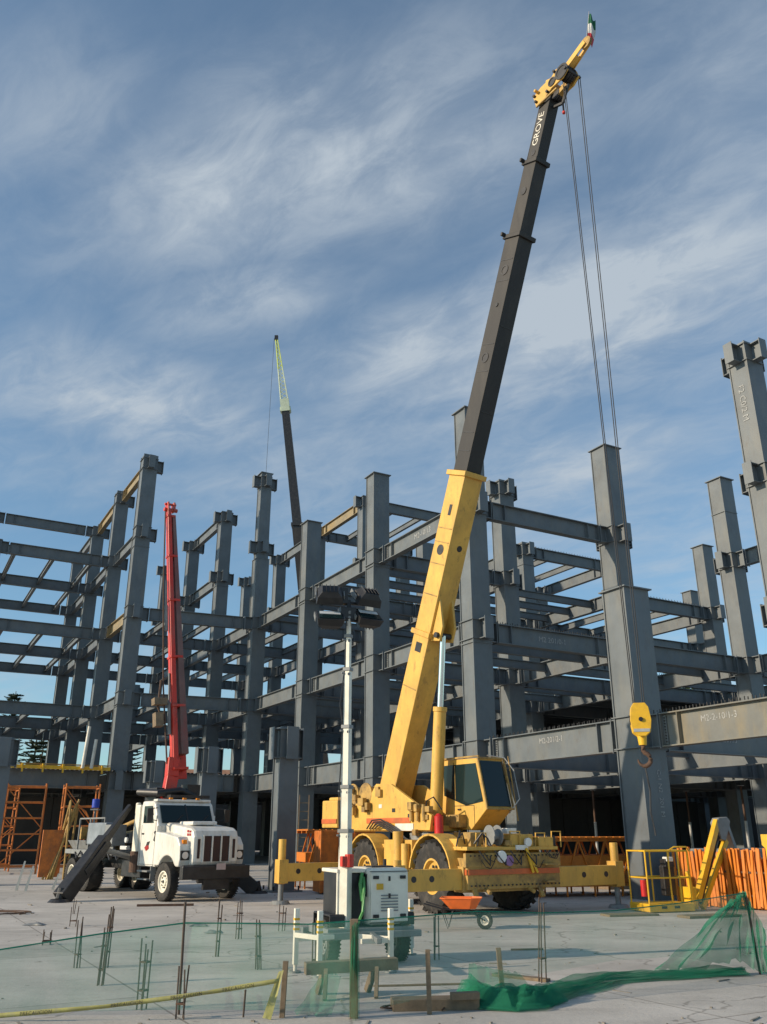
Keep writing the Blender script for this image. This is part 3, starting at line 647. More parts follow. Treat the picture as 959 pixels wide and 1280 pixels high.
for v in (-0.62, 0.62): mb.cyl(cp(1.9, v * 1.4, 0.9), cp(1.9, v * 0.2, 0.9), 0.2, 0.28); mb.cyl(cp(-1.9, v * 1.4, 0.9), cp(-1.9, v * 0.2, 0.9), 0.2, 0.28)
cbox(mb, (0, 0, 0.72), (3.2, 0.7, 0.3)); mb.build('axle', BLKP, crane)
# outriggers
def outrigger(u, v0, v1, zt):
    s = 1 if v1 > 0 else -1; mb = MB()
    cbox(mb, (u, (v0 + v1) / 2, 0.87), (0.34, abs(v1 - v0), 0.50)); o = mb.build('outrigger_beam', YEL, crane, 0.012)
    h = MB()
    for k in (0.55, 0.85): h.cyl(cp(u + 0.165, v0 + (v1 - v0) * k, 0.9), cp(u + 0.176, v0 + (v1 - v0) * k, 0.9), 0.075, n=16)
    h.build('pin_hole', BLKP, o)
    j = MB(); j.cyl(cp(u, v1 + s * 0.12, 0.55), cp(u, v1 + s * 0.12, zt), 0.115, n=18); j.box(cp(u, v1 + s * 0.12, 0.9), (0.36, 0.30, 0.66), Mc)
    jj = j.build('outrigger_jack', YEL, crane, 0.01, True)
    r = MB(); r.cyl(cp(u, v1 + s * 0.12, 0.09), cp(u, v1 + s * 0.12, 0.56), 0.08, n=16); r.build('jack_rod', GREYP, jj, 0, True)
    f = MB(); f.cyl(cp(u, v1 + s * 0.12, 0.0), cp(u, v1 + s * 0.12, 0.10), 0.30, 0.24, n=20); f.build('float', GREYP, jj, 0.01)
outrigger(2.95, -1.25, -3.0, 1.35); outrigger(2.98, 1.25, 3.95, 1.72)
outrigger(-2.95, -1.25, -3.6, 1.8); outrigger(-2.98, 1.25, 3.3, 1.72)
mb = MB(); cbox(mb, (2.95, 0, 0.87), (0.5, 2.62, 0.62)); cbox(mb, (-2.95, 0, 0.87), (0.5, 2.62, 0.62)); mb.build('outrigger_housing', YELD, crane, 0.012)
# side boxes and plumbing on the near side
mb = MB()
mb.cyl(cp(0.25, -1.52, 0.95), cp(0.25, -1.52, 2.02), 0.15, n=18); mb.cyl(cp(0.62, -1.5, 0.95), cp(0.62, -1.5, 1.7), 0.12, n=18); mb.build('accumulator', YEL, crane, 0.01, True)
mb = MB()
for k in range(9):
    a = rnd.uniform(2.2, 3.3); b_ = rnd.uniform(-1.1, 1.1); c = rnd.uniform(-0.5, 0.5)
    mb.tube([cp(a, b_, 1.72), cp(a + 0.15, b_ + c * 0.4, 1.95 + 0.1 * rnd.random()), cp(a + 0.2, b_ + c * 0.8, 1.85), cp(a + 0.25, b_ + c, 1.66)], 0.022)
for k in range(4):
    b_ = -0.9 + 0.5 * k; mb.tube([cp(3.34, b_, 1.55), cp(3.46, b_ + 0.1, 1.35), cp(3.42, b_ + 0.28, 1.2), cp(3.35, b_ + 0.35, 1.42)], 0.018)
mb.build('hydraulic_hose', BLKP, crane, 0, True)
mb = MB(); mb.cyl(cp(3.32, -0.2, 1.40), cp(3.39, -0.2, 1.40), 0.15, n=18); mb.cyl(cp(3.3, 0.7, 1.75), cp(3.38, 0.7, 1.75), 0.11, n=18); mb.build('headlight', LAMP, crane, 0.01)
mb = MB(); cbox(mb, (3.0, 0.25, 2.03), (0.5, 0.32, 0.14)); cbox(mb, (3.32, 0.5, 1.62), (0.06, 0.4, 0.12)); mb.build('number_plate', WHITE, crane, 0.01)
mb = MB(); mb.bar(cp(3.36, 0.62, 1.6), cp(3.40, 0.78, 1.0), 0.05, 0.06); mb.bar(cp(3.36, 0.6, 1.6), cp(3.40, 0.92, 1.0), 0.05, 0.06); mb.build('wheel_chock', LYEL, crane)
# clutter on the front deck: reel, battery box, steps, rails, rags
mb = MB(); mb.lathe([(-0.14, 0.26), (-0.12, 0.26), (-0.12, 0.12), (0.12, 0.12), (0.12, 0.26), (0.14, 0.26)], cp(3.1, -0.25, 1.92), Lf, 20); mb.build('hose_reel', GREYP, crane, 0, True)
mb = MB(); cbox(mb, (2.75, -0.72, 1.82), (0.42, 0.34, 0.34)); mb.build('battery_box', YELD, crane, 0.015)
mb = MB(); cbox(mb, (3.0, 1.62, 1.78), (0.4, 0.3, 0.26)); mb.build('tool_box', BLKP, crane, 0.02)
for k, v in enumerate((-0.95, 0.15, 1.0, 1.55)):
    mb = MB(); mb.tube([cp(3.28, v, 1.62), cp(3.30, v, 1.98 + 0.04 * (k % 2)), cp(3.30, v + 0.32, 1.98 + 0.04 * (k % 2)), cp(3.28, v + 0.32, 1.62)], 0.02, 6); mb.build('grab_rail', YEL, crane, 0, True)
for z in (0.78, 1.2):
    mb = MB(); cbox(mb, (3.40, 1.35, z), (0.16, 0.42, 0.04)); mb.build('step', YELD, crane)
mb = MB()
for k in range(46):
    v = -1.15 + 2.85 * (k % 23) / 22; z = 0.72 if k < 23 else 1.43
    mb.cyl(cp(3.31, v, z), cp(3.335, v, z), 0.022, n=6)
mb.build('bolt_rows', BOLT, crane)['kind'] = 'stuff'
mb = MB()
for k in range(13):
    u = 2.45 + 0.85 * rnd.random(); v = rnd.uniform(-0.6, 1.6); cbox(mb, (u, v, 1.70 + 0.05 * rnd.random()), (rnd.uniform(0.08, 0.3), rnd.uniform(0.08, 0.3), rnd.uniform(0.06, 0.22)))
mb.build('deck_clutter', YELD, crane, 0.008)['kind'] = 'stuff'
mb = MB()
for k in range(6):
    v = rnd.uniform(-1.0, 1.6); z = rnd.uniform(1.3, 1.6); mb.tube([cp(3.34, v, z), cp(3.42, v + 0.08, z - 0.16), cp(3.40, v + 0.25, z - 0.2), cp(3.36, v + 0.42, z - 0.02)], 0.012, 5)
mb.build('brake_hose', BLKP, crane, 0, True)['kind'] = 'stuff'
mb = MB(); mb.cyl(cp(3.33, 0.05, 1.30), cp(3.37, 0.05, 1.30), 0.13, n=18); mb.build('round_emblem', mat('faded violet print', (0.30, 0.16, 0.34), 0.6), crane)
# superstructure
mb = MB(); mb.cyl(sp(0, 0, 1.62), sp(0, 0, 1.98), 0.85, 0.85, 32); mb.build('slew_ring', GREYP, crane, 0.01, True)
mb = MB()
prof = [(-3.6, 2.05), (0.75, 2.05), (0.85, 2.45), (0.2, 2.75), (-1.15, 3.38), (-1.95, 3.42), (-2.35, 3.0), (-3.6, 2.75)]
for b_ in (-0.62, 0.62): mb.prism(prof, Ms, (0, 0, 0), b_ - 0.05 - 0.23, b_ + 0.05 - 0.23)
sbox(mb, (-1.4, -0.23, 2.1), (4.2, 1.2, 0.16))
mb.build('turret', YEL, crane, 0.012)
mb = MB(); sbox(mb, (-1.3, -0.907, 2.33), (2.3, 0.02, 0.15)); mb.build('stripe', ORGS, crane)
mb = MB(); sbox(mb, (-0.45, -0.912, 2.14), (0.9, 0.02, 0.2)); mb.build('decal_panel', WHITE, crane)
mb = MB(); sbox(mb, (-4.05, -0.15, 2.55), (0.95, 2.3, 0.85)); sbox(mb, (-4.05, -0.15, 3.02), (0.75, 1.9, 0.12)); mb.build('counterweight', YEL, crane, 0.04)
mb = MB(); sbox(mb, (-4.05, -1.312, 2.33), (0.9, 0.02, 0.14)); mb.build('stripe', ORGS, crane)
for a_ in (-2.55, -3.3):
    mb = MB(); mb.lathe([(-0.5, 0.36), (-0.46, 0.36), (-0.46, 0.25), (0.46, 0.25), (0.46, 0.36), (0.5, 0.36)], sp(a_, -0.4, 3.12), SL, 24); mb.build('hoist_drum', YELD, crane, 0, True)
mb = MB()
for k in range(14):
    a = rnd.uniform(-3.5, -1.7); b_ = rnd.uniform(-1.05, -0.9); z = rnd.uniform(2.45, 3.3)
    sbox(mb, (a, b_, z), (rnd.uniform(0.1, 0.3), 0.14, rnd.uniform(0.1, 0.25)))
mb.build('winch_plumbing', YELD, crane, 0, False)
mb = MB()
for k in range(4): mb.tube([sp(-2.3 + 0.15 * k, -1.0, 2.1), sp(-1.9 + 0.1 * k, -1.08, 2.34 - 0.05 * k), sp(-1.4, -1.1, 2.36 - 0.06 * k), sp(-0.9, -1.08, 2.2 - 0.06 * k), sp(-0.45, -1.05, 2.0 - 0.04 * k), sp(-0.2 + 0.1 * k, -0.95, 1.72)], 0.024)
mb.tube([sp(0.35, -0.75, 2.3), sp(0.5, -0.8, 2.85), sp(0.8, -0.78, 2.95), sp(0.95, -0.6, 2.6)], 0.022)
mb.build('hydraulic_hose', BLKP, crane, 0, True)
mb = MB()
for k in range(10):
    sbox(mb, (rnd.uniform(-0.1, 0.75), rnd.uniform(-1.0, -0.72), rnd.uniform(1.75, 2.75)), (rnd.uniform(0.08, 0.25), 0.16, rnd.uniform(0.12, 0.3)))
for k in range(3): mb.cyl(sp(-0.05 + 0.3 * k, -0.95, 2.3), sp(-0.05 + 0.3 * k, -0.95, 2.75), 0.06, n=10)
mb.build('valve_block', YELD, crane, 0.008)
mb = MB(); mb.cyl(sp(0.95, -0.72, 1.78), sp(0.95, -0.72, 2.42), 0.13, n=16); mb.cyl(sp(0.95, -0.72, 2.42), sp(0.95, -0.72, 2.5), 0.13, 0.05, n=16); mb.build('fire_extinguisher', REDX, crane, 0, True)
# operator's cab
CO = sp(-0.30, -0.27, 0)
cb_ = MB(); cprof = [(0.35, 2.55), (0.75, 2.12), (1.62, 2.05), (2.35, 2.62), (2.02, 4.02), (0.35, 4.05)]
cb_.prism(cprof, Ms, CO, 0.42, 1.38); cab = cb_.build('cab', YEL, crane, 0.02)
mb = MB(); mb.prism([(0.46, 3.02), (1.45, 2.72), (2.2, 2.82), (1.93, 3.88), (0.46, 3.88)], Ms, CO, 0.405, 0.416); mb.build('side_window', GLASS, cab)
e1, e2 = sp(2.36, 0, 2.66) + CO, sp(2.04, 0, 3.97) + CO; up_ = (e2 - e1).normalized(); nrm = SL.cross(up_) * 1.0
if nrm.dot(D_) < 0: nrm = -nrm
mb = MB(); mb.box((e1 + e2) / 2 + SL * 0.9 + nrm * 0.008, ((e2 - e1).length - 0.05, 0.86, 0.02), Matrix((up_, SL, nrm)).transposed()); mb.build('windshield', GLASS, cab)
def csp(a, b, z): return sp(a, b, z) + CO
mb = MB()
for b_ in (0.40, 1.40): mb.bar(csp(2.39, b_, 2.6), csp(2.05, b_, 4.02), 0.05, 0.05)
mb.bar(csp(2.06, 0.4, 4.03), csp(2.06, 1.4, 4.03), 0.05, 0.05); mb.bar(csp(2.38, 0.4, 2.62), csp(2.38, 1.4, 2.62), 0.05, 0.05)
mb.bar(csp(2.5, 1.45, 2.3), csp(2.2, 1.45, 4.1), 0.03, 0.03); mb.bar(csp(0.3, 0.4, 4.07), csp(2.1, 0.4, 4.07), 0.06, 0.05)
mb.bar(csp(1.0, 0.395, 2.9), csp(1.0, 0.395, 3.86), 0.02, 0.03)
mb.build('window_frame', YELD, cab, 0.006)
mb = MB(); mb.tube([csp(2.3, 1.3, 2.5), csp(2.55, 1.5, 2.9), csp(2.35, 1.5, 3.7), csp(2.1, 1.4, 4.05), csp(1.9, 0.9, 4.12)], 0.018); mb.build('grab_rail', GALV, cab, 0, True)
mb = MB(); sbox(mb, (0.7, 0.1, 2.3), (0.9, 0.5, 0.35)); sbox(mb, (1.2, 0.35, 1.85), (1.1, 0.9, 0.3)); mb.build('cab_step', YELD, crane, 0.015)
for a_, z_ in ((-1.0, 2.62), (-0.2, 2.45), (-1.7, 2.75)):
    mb = MB(); sbox(mb, (a_, -0.906, z_), (0.16, 0.01, 0.11)); mb.build('warning_label', BLACKT if a_ > -1.5 else WHITE, crane)
mb = MB(); sbox(mb, (0.62, 0.147, 3.2), (0.012, 0.012, 1.5)); sbox(mb, (1.5, 0.147, 2.45), (0.012, 0.012, 0.55)); sbox(mb, (1.05, 0.147, 2.72), (0.9, 0.012, 0.012)); mb.build('door_seam', BLACKT, cab)
mb = MB(); sbox(mb, (0.85, 0.135, 2.62), (0.14, 0.03, 0.04)); mb.build('handle', BLKP, cab)
# boom
PIV = Vector((0.33, 28.4, 2.95)) - S0
EL = R(67.4); U = (D_ * math.cos(EL) + Z * math.sin(EL)).normalized(); UN = (D_ * math.sin(EL) - Z * math.cos(EL)).normalized()  # UN: underside normal
Mb = Matrix((U, SL, -UN)).transposed()
def bp_(t, b=0, n=0): return PIV + U * t + SL * b + UN * n
def bsec(t0, t1, wd, ht, m, bevel=0.03):
    mb = MB(); mb.box(bp_((t0 + t1) / 2), (t1 - t0, wd, ht), Mb); return mb.build('boom_section', m, crane, bevel)
b1 = bsec(-0.35, 10.65, 0.74, 0.82, YEL)
mb = MB()
for t in (10.55, 5.35):
    mb = MB(); mb.box(bp_(t), (0.16, 0.90, 0.98), Mb); mb.build('collar', YEL, b1, 0.015)
mb = MB()
for t in (8.3, 8.75, 7.6, 6.6, 3.6): mb.box(bp_(t, -0.372), (0.035, 0.02, 0.7), Mb)
mb.build('weld_rib', YELD, b1)
mb = MB(); mb.cyl(bp_(8.05, -0.365), bp_(8.05, -0.378), 0.17, n=20); mb.box(bp_(9.35, -0.372, 0.05), (0.35, 0.02, 0.13), Mb); mb.cyl(bp_(8.2, 0.05, 0.405), bp_(8.2, 0.05, 0.418), 0.10, n=16); mb.box(bp_(4.9, -0.37), (0.3, 0.03, 0.3), Mb)
mb.build('access_hole', BLKP, b1)
mb = MB()
for s in (-1, 1): mb.prism([(5.2, 0.38), (6.6, 0.38), (5.75, 0.85), (5.3, 0.85)], Matrix((U, SL, UN)).transposed(), PIV, s * 0.24 - 0.04, s * 0.24 + 0.04)
mb.build('cylinder_lug', YEL, b1, 0.01)
b2 = bsec(10.65, 18.45, 0.60, 0.68, BLK, 0.02); b3 = bsec(18.45, 20.95, 0.50, 0.57, BLK, 0.02); b4 = bsec(20.95, 23.2, 0.42, 0.48, BLK, 0.02)
for b_, t, wd, ht in ((b2, 18.4, 0.72, 0.82), (b3, 20.9, 0.62, 0.70)):
    mb = MB(); mb.box(bp_(t), (0.14, wd, ht), Mb); mb.box(bp_(t + 0.05, -wd / 2 - 0.05, -ht / 2 + 0.06), (0.12, 0.16, 0.08), Mb); mb.build('collar', BLK, b_, 0.012)
mb = MB()
for t in (11.3, 11.9, 13.9, 14.8, 16.9, 17.6): mb.box(bp_(t, -0.302), (0.03, 0.016, 0.56), Mb)
for t in (12.6, 15.4): mb.box(bp_(t, 0, 0.342), (0.03, 0.5, 0.016), Mb)
mb.build('weld_rib', BLKP, b2)
mb = MB()
for t in (14.35, 17.25): mb.lathe([(0.0, 0.17), (0.02, 0.17), (0.02, 0.12), (0.004, 0.12)], bp_(t, -0.30), -SL, 18)
mb.cyl(bp_(16.1, -0.30), bp_(16.1, -0.33), 0.07, n=12); mb.build('access_hole', BLKP, b2)
mb = MB(); mb.cyl(bp_(19.9, -0.25), bp_(19.9, -0.275), 0.13, n=16); mb.build('access_hole', BLKP, b3)
mb = MB(); mb.cyl(bp_(21.2, -0.21), bp_(21.2, -0.225), 0.10, n=16); mb.build('access_hole', BLKP, b4)
mb = MB(); mb.box(bp_(23.0, -0.214, -0.08), (0.16, 0.012, 0.2), Mb); mb.build('decal_panel', WHITE, b4)
text_obj('boom_lettering', 'GROVE', 0.36, PVC, b4, frameM(U, UN * -1, bp_(22.0, -0.218, 0.0)), 0.004, spacing=0.95)
# boom head
HD = (U * 0.55 + UN * 0.83).normalized(); HN = SL.cross(HD)
mb = MB(); Mh = Matrix((HD, SL, HN)).transposed(); h0 = bp_(23.3)
for s in (-1, 1): mb.prism([(-0.52, -0.25), (-0.15, -0.30), (0.35, -0.22), (0.55, -0.32), (0.92, -0.16), (0.94, 0.16), (0.68, 0.28), (0.2, 0.20), (-0.25, 0.32), (-0.52, 0.25)], Mh, h0, s * 0.25 - 0.03, s * 0.25 + 0.03)
mb.box(h0 + HD * -0.1, (0.7, 0.42, 0.44), Mh); mb.box(h0 + U * 0.12 - UN * 0.05, (0.5, 0.5, 0.16), Mb)
mb.cyl(h0 - UN * 0.35 + SL * 0.3, h0 - UN * 0.35 - SL * 0.45, 0.05, n=10)
head = mb.build('boom_head', YEL, crane, 0.012)
for px_, pz_, rr_ in ((0.72, 0.02, 0.27), (0.30, 0.0, 0.16)):
    mb = MB(); mb.lathe([(0.0, rr_), (0.03, rr_), (0.03, rr_ * 0.72), (0.008, rr_ * 0.72)], h0 + HD * px_ + HN * pz_ - SL * 0.28, -SL, 22); mb.build('sheave_guard', BLKP, head, 0, True)
for px_, pz_ in ((-0.45, 0.1), (-0.45, -0.18), (0.05, 0.2), (0.5, -0.25), (0.9, 0.1)):
    mb = MB(); mb.cyl(h0 + HD * px_ + HN * pz_ - SL * 0.36, h0 + HD * px_ + HN * pz_ + SL * 0.36, 0.045, n=10); mb.build('pin', BLKP, head)
mb = MB(); mb.box(h0 + HD * -0.30 + HN * 0.42, (0.5, 0.30, 0.12), Mh); mb.box(h0 + HD * 0.35 + HN * 0.40, (0.34, 0.24, 0.16), Mh); mb.bar(h0 + HD * -0.5 - SL * 0.30 + HN * 0.3, h0 + HD * 0.4 - SL * 0.30 + HN * 0.46, 0.06, 0.06); mb.build('head_bracket', YELD, head, 0.008)
for q, r in ((h0 + HD * 0.72 + U * 0.02, 0.24), (h0 + HD * 0.42 - U * 0.42, 0.17)):
    for b_ in (-0.1, 0.0, 0.1):
        mb = MB(); mb.lathe([(-0.04, r), (-0.015, r * 0.88), (0.015, r * 0.88), (0.04, r)], q + SL * b_, SL, 22); mb.build('sheave', BLKP, head, 0, True)
# auxiliary nose
mb = MB(); a0 = h0 + HD * 0.62 + U * 0.22; a1 = a0 + (U * 0.8 + UN * 0.75).normalized() * 0.95
for s in (-1, 1): mb.bar(a0 + SL * s * 0.13, a1 + SL * s * 0.10, 0.03, 0.2, tuple(HN))
mb.bar(a0 + SL * 0.0, a0 * 0.45 + a1 * 0.55, 0.2, 0.14, tuple(HN)); nose = mb.build('nose_sheave_bracket', YEL, crane, 0.008)
mb = MB(); mb.lathe([(-0.05, 0.2), (-0.02, 0.17), (0.02, 0.17), (0.05, 0.2)], a1, SL, 20); mb.build('sheave', YELD, nose, 0, True)
mb = MB(); mb.box(a0 + HD * 0.25 + U * 0.2, (0.3, 0.06, 0.1), Mh); mb.build('guard', BLKP, nose)
# anti two block bracket hanging below the head
mb = MB(); k0 = bp_(22.75, 0, 0.26); k1 = k0 + UN * 0.42
mb.bar(k0, k1, 0.08, 0.08); mb.bar(k1, k1 + U * 0.62 + UN * 0.05, 0.08, 0.08); mb.bar(k1, k1 - Z * 0.35, 0.05, 0.05)
mb.build('rope_guard', BLKP, crane, 0.006)
mb = MB(); mb.cyl(k1 - Z * 0.35, k1 - Z * 0.42, 0.05, n=10); mb.build('limit_switch', RED, crane)
# hoist line to drum along boom back
mb = MB(); mb.tube([bp_(0.6, -0.15, -0.52), bp_(12, -0.1, -0.56), bp_(22.9, -0.05, -0.42), h0 - UN * 0.35], 0.014, 5); mb.build('hoist_rope', ROPE, crane)
# lift cylinder
cy0 = sp(0.22, -0.26, 2.28); cy1 = bp_(5.45, -0.08, 0.72); dv_ = (cy1 - cy0)
mb = MB(); mb.cyl(cy0, cy0 + dv_ * 0.60, 0.19, n=24); mb.cyl(cy0 + dv_ * 0.58, cy0 + dv_ * 0.605, 0.215, n=24); mb.cyl(cy0 - SL * 0.3, cy0 + SL * 0.3, 0.14, n=16); mb.build('lift_cylinder', YEL, crane, 0.006, True)
mb = MB(); mb.cyl(cy0 + dv_ * 0.6, cy1, 0.095, n=20); mb.build('cylinder_rod', CHROME, crane, 0, True)
mb = MB(); mb.cyl(cy1 - SL * 0.3, cy1 + SL * 0.3, 0.09, n=14); mb.build('cylinder_pin', BLKP, crane, 0, True)
# ropes and hook block
HK = h0 + HD * 0.72 + Vector((0.15, 0, 0))
hx, hy = HK.x, HK.y; hz = 4.35
mb0 = MB(); bs = 0.23
BX = Vector((1, 0, 0)); BY = Vector((0, 1, 0))
tops = [HK + HD * -0.02 - BX * 0.30 - Z * 0.25, HK + HD * -0.02 - BX * 0.25 - Z * 0.25, HK + BX * 0.18, HK + BX * 0.24]
bots = [Vector((hx - 0.10, hy, hz + 0.42)), Vector((hx - 0.06, hy, hz + 0.42)), Vector((hx + 0.12, hy, hz + 0.42)), Vector((hx + 0.17, hy, hz + 0.42))]
for p, q in zip(tops, bots):
    mb = MB(); mb.tube([p, p * 0.5 + q * 0.5, q], 0.013, 6); mb.build('hoist_rope', ROPE, crane)
mb = MB(); hb = Vector((hx + 0.03, hy, hz))
Mk = basis(Vector((0.97, -0.22, 0)))
prof = [(-0.2, 0.40), (-0.13, 0.5), (0.13, 0.5), (0.2, 0.40), (0.24, 0.1), (0.20, -0.16), (0.08, -0.26), (-0.08, -0.26), (-0.20, -0.16), (-0.24, 0.1)]
for y0, y1 in ((-0.20, -0.14), (-0.03, 0.03), (0.14, 0.20)): mb.prism(prof, Mk, hb, y0, y1)
blk = mb.build('hook_block', LYEL, crane, 0.012)
mb = MB()
for y in (-0.085, 0.085): mb.lathe([(-0.045, 0.25), (-0.015, 0.21), (0.015, 0.21), (0.045, 0.25)], hb + Vector((0, 0, 0.12)) + Mk @ Vector((0, y, 0)), Mk @ Vector((0, 1, 0)), 20)
mb.cyl(hb + Vector((0, 0, 0.12)) + Mk @ Vector((0, -0.24, 0)), hb + Vector((0, 0, 0.12)) + Mk @ Vector((0, 0.24, 0)), 0.05, n=12); mb.build('sheave', BLKP, blk, 0, True)
mb = MB(); mb.box(hb + Vector((0, 0, -0.13)), (0.36, 0.42, 0.07), Mk); mb.build('block_band', GALV, blk)
mb = MB(); mb.cyl(hb + Vector((0, 0, -0.24)), hb + Vector((0, 0, -0.45)), 0.11, 0.09, n=14); mb.build('hook_swivel', LYEL, blk, 0, True)
mb = MB(); pts = []; rr = []
hk0 = hb + Vector((0, 0, -0.45)); pts.append(hk0); rr.append(0.06); pts.append(hk0 - Z * 0.12); rr.append(0.055)
for k in range(11):
    a = R(80 - 26 * k); pts.append(hk0 - Z * 0.32 + Mk @ Vector((math.cos(a) * 0.14, 0, math.sin(a) * 0.15))); rr.append(0.055 if k < 7 else 0.05 - 0.008 * (k - 6))
mb.tube(pts, rr, 10); mb.build('hook', RUSTY, blk, 0, True)
mb = MB(); q = hk0 - Z * 0.47; mb.tube([q, q - Z * 0.25 + BX * 0.03, q - Z * 0.55 + BX * 0.06, q - Z * 1.0 + BX * 0.02, q - Z * 1.5 + BX * 0.08], 0.02, 6); mb.build('sling', ROPE, blk)
# flag at the nose
mb = MB(); fp = a1 + Z * 0.1; mb.cyl(fp - Z * 0.1, fp + Z * 1.25 + BX * 0.20, 0.012, n=6); mb.build('flag_pole', GALV, nose)
mb = MB(); nx, nz = 8, 12
for kx in range(nx + 1):
    for kz in range(nz + 1):
        u = kx / nx; v = kz / nz
        mb.v.append(tuple(fp + Vector((0.02 + 0.26 * u * (1 - 0.5 * abs(v - 0.55)) + 0.18 * v, 0.05 * math.sin(u * 7 + v * 3) + 0.10 * u, 0.02 + 1.12 * v - 0.16 * u + 0.03 * math.sin(u * 6)))))
for kx in range(nx):
    for kz in range(nz):
        a = kx * (nz + 1) + kz; mb.f.append((a, a + nz + 1, a + nz + 2, a + 1)); mb.m.append(0 if kz < 4 else 1 if kz < 8 else 2)
fo = mb.build('flag', [FRED, FWHITE, FGREEN], nose, 0, True); sm = fo.modifiers.new('thick', 'SOLIDIFY'); sm.thickness = 0.006

# ------------------------------------------------------------------ concrete pump truck
TA = R(140); TF = Vector((math.sin(TA), math.cos(TA), 0)); T0 = Vector((-5.93, 29.5, 0))
truck = thing('pump_truck', 'white concrete pump truck with a folded red placing boom and black outrigger legs', 'truck', T0, math.atan2(TF.y, TF.x))
def Tm(mbx, name, m, bevel=0.015, parent=None, smooth=False): return mbx.build(name, m, parent or truck, bevel, smooth)
I3 = Matrix.Identity(3)
mb = MB(); mb.box((-3.3, 0, 0.95), (8.6, 0.85, 0.32)); mb.box((-3.0, 0.72, 0.85), (1.3, 0.55, 0.6)); mb.box((-2.75, -0.78, 0.85), (1.5, 0.5, 0.5)); Tm(mb, 'chassis', BLKP)
hood = MB(); hood.prism([(-0.95, 1.0), (1.0, 1.0), (1.07, 1.15), (1.06, 1.86), (0.98, 2.04), (0.80, 2.13), (-0.95, 2.30)], I3, (0, 0, 0), -0.80, 0.80); ho = Tm(hood, 'hood', WHITE, 0.09)
for s_ in (-1, 1):
    mb = MB(); fp_ = [(-0.95, 1.0), (-0.66, 1.0)] + [(0.66 * math.cos(R(a_)), 0.62 + 0.66 * math.sin(R(a_)) * 1.05) for a_ in range(145, 30, -12)] + [(0.62, 1.0), (0.80, 1.0), (0.86, 1.2), (0.82, 1.62), (0.62, 1.86), (-0.3, 1.98), (-0.95, 2.02)]
    y0_, y1_ = (0.76, 1.14) if s_ > 0 else (-1.14, -0.76)
    mb.prism(fp_, I3, (0, 0, 0), y0_, y1_); Tm(mb, 'fender', WHITE, 0.05)
mb = MB(); mb.box((-0.2, 0, 2.27), (0.9, 0.9, 0.12)); Tm(mb, 'hood_scoop', WHITE, 0.04, ho)
mb = MB()
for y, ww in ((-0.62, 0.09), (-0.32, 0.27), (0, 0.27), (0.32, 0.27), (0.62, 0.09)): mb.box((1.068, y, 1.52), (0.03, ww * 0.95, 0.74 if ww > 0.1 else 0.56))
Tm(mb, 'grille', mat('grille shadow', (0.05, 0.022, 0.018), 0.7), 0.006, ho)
mb = MB()
for y in (-0.47, -0.16, 0.16, 0.47): mb.box((1.078, y, 1.52), (0.045, 0.05, 0.80))
Tm(mb, 'grille_bar', WHITE, 0.004, ho)
for y in (-0.96, 0.96):
    mb = MB(); mb.box((0.84, y, 1.33), (0.06, 0.30, 0.28)); h_ = Tm(mb, 'headlight_frame', BLKP, 0.01, ho)
    mb = MB(); mb.cyl((0.86, y, 1.33), (0.885, y, 1.33), 0.105, n=18); Tm(mb, 'headlight', LAMP, 0, ho)
mb = MB(); mb.box((0.76, -0.96, 1.72), (0.10, 0.14, 0.12)); Tm(mb, 'marker_light', AMB, 0.01, ho)
mb = MB(); mb.box((0.66, -0.806, 1.93), (0.1, 0.012, 0.07)); mb.box((0.80, -0.806, 1.93), (0.1, 0.012, 0.07)); mb.box((0.66, -0.806, 2.03), (0.1, 0.012, 0.07)); mb.box((0.80, -0.806, 2.02), (0.1, 0.012, 0.06)); Tm(mb, 'red_number', REDL, 0, ho)
cbm = MB(); cpn = [(-2.25, 0.95), (-0.92, 0.95), (-0.92, 2.2), (-1.25, 2.88), (-1.4, 2.98), (-2.2, 2.98), (-2.25, 2.8)]
cbm.prism(cpn, I3, (0, 0, 0), -1.07, 1.07); cabt = Tm(cbm, 'cab', WHITE, 0.05)
e1, e2 = Vector((-0.915, 0, 2.26)), Vector((-1.235, 0, 2.86)); up_ = (e2 - e1).normalized(); nn = Vector((up_.z, 0, -up_.x))
mb = MB(); mb.box((e1 + e2) / 2 + nn * 0.005, ((e2 - e1).length - 0.05, 1.86, 0.03), Matrix((up_, Vector((0, 1, 0)), up_.cross(Vector((0, 1, 0))))).transposed()); Tm(mb, 'windshield', GLASS, 0.008, cabt)
mb = MB(); mb.box((e1 + e2) / 2 + nn * 0.012, ((e2 - e1).length, 0.04, 0.04), Matrix((up_, Vector((0, 1, 0)), up_.cross(Vector((0, 1, 0))))).transposed())
for y in (-0.5, 0.45): mb.bar(e1 + Vector((0.03, y, 0.02)), e1 + Vector((-0.12, y + 0.35, 0.28)), 0.02, 0.02)
Tm(mb, 'wiper', BLKP, 0, cabt)
for s in (-1, 1):
    mb = MB(); mb.box((-1.55, s * 1.075, 1.75), (1.0, 0.03, 1.55)); d_ = Tm(mb, 'door', WHITE, 0.03, truck)
    mb = MB(); mb.prism([(-1.98, 2.28), (-1.2, 2.28), (-1.42, 2.82), (-1.98, 2.82)], I3, (0, 0, 0), s * 1.092 - 0.008, s * 1.092 + 0.008); Tm(mb, 'door_window', GLASS, 0.006, d_)
    mb = MB(); mb.box((-1.92, s * 1.10, 1.95), (0.14, 0.03, 0.05)); Tm(mb, 'handle', BLKP, 0.005, d_)
    mb = MB(); mb.bar((-1.0, s * 1.08, 2.35), (-0.85, s * 1.42, 2.4), 0.025, 0.025); mb.bar((-1.0, s * 1.08, 2.75), (-0.85, s * 1.42, 2.72), 0.025, 0.025); mb.box((-0.85, s * 1.42, 2.52), (0.06, 0.2, 0.42)); Tm(mb, 'mirror', BLKP, 0.008)
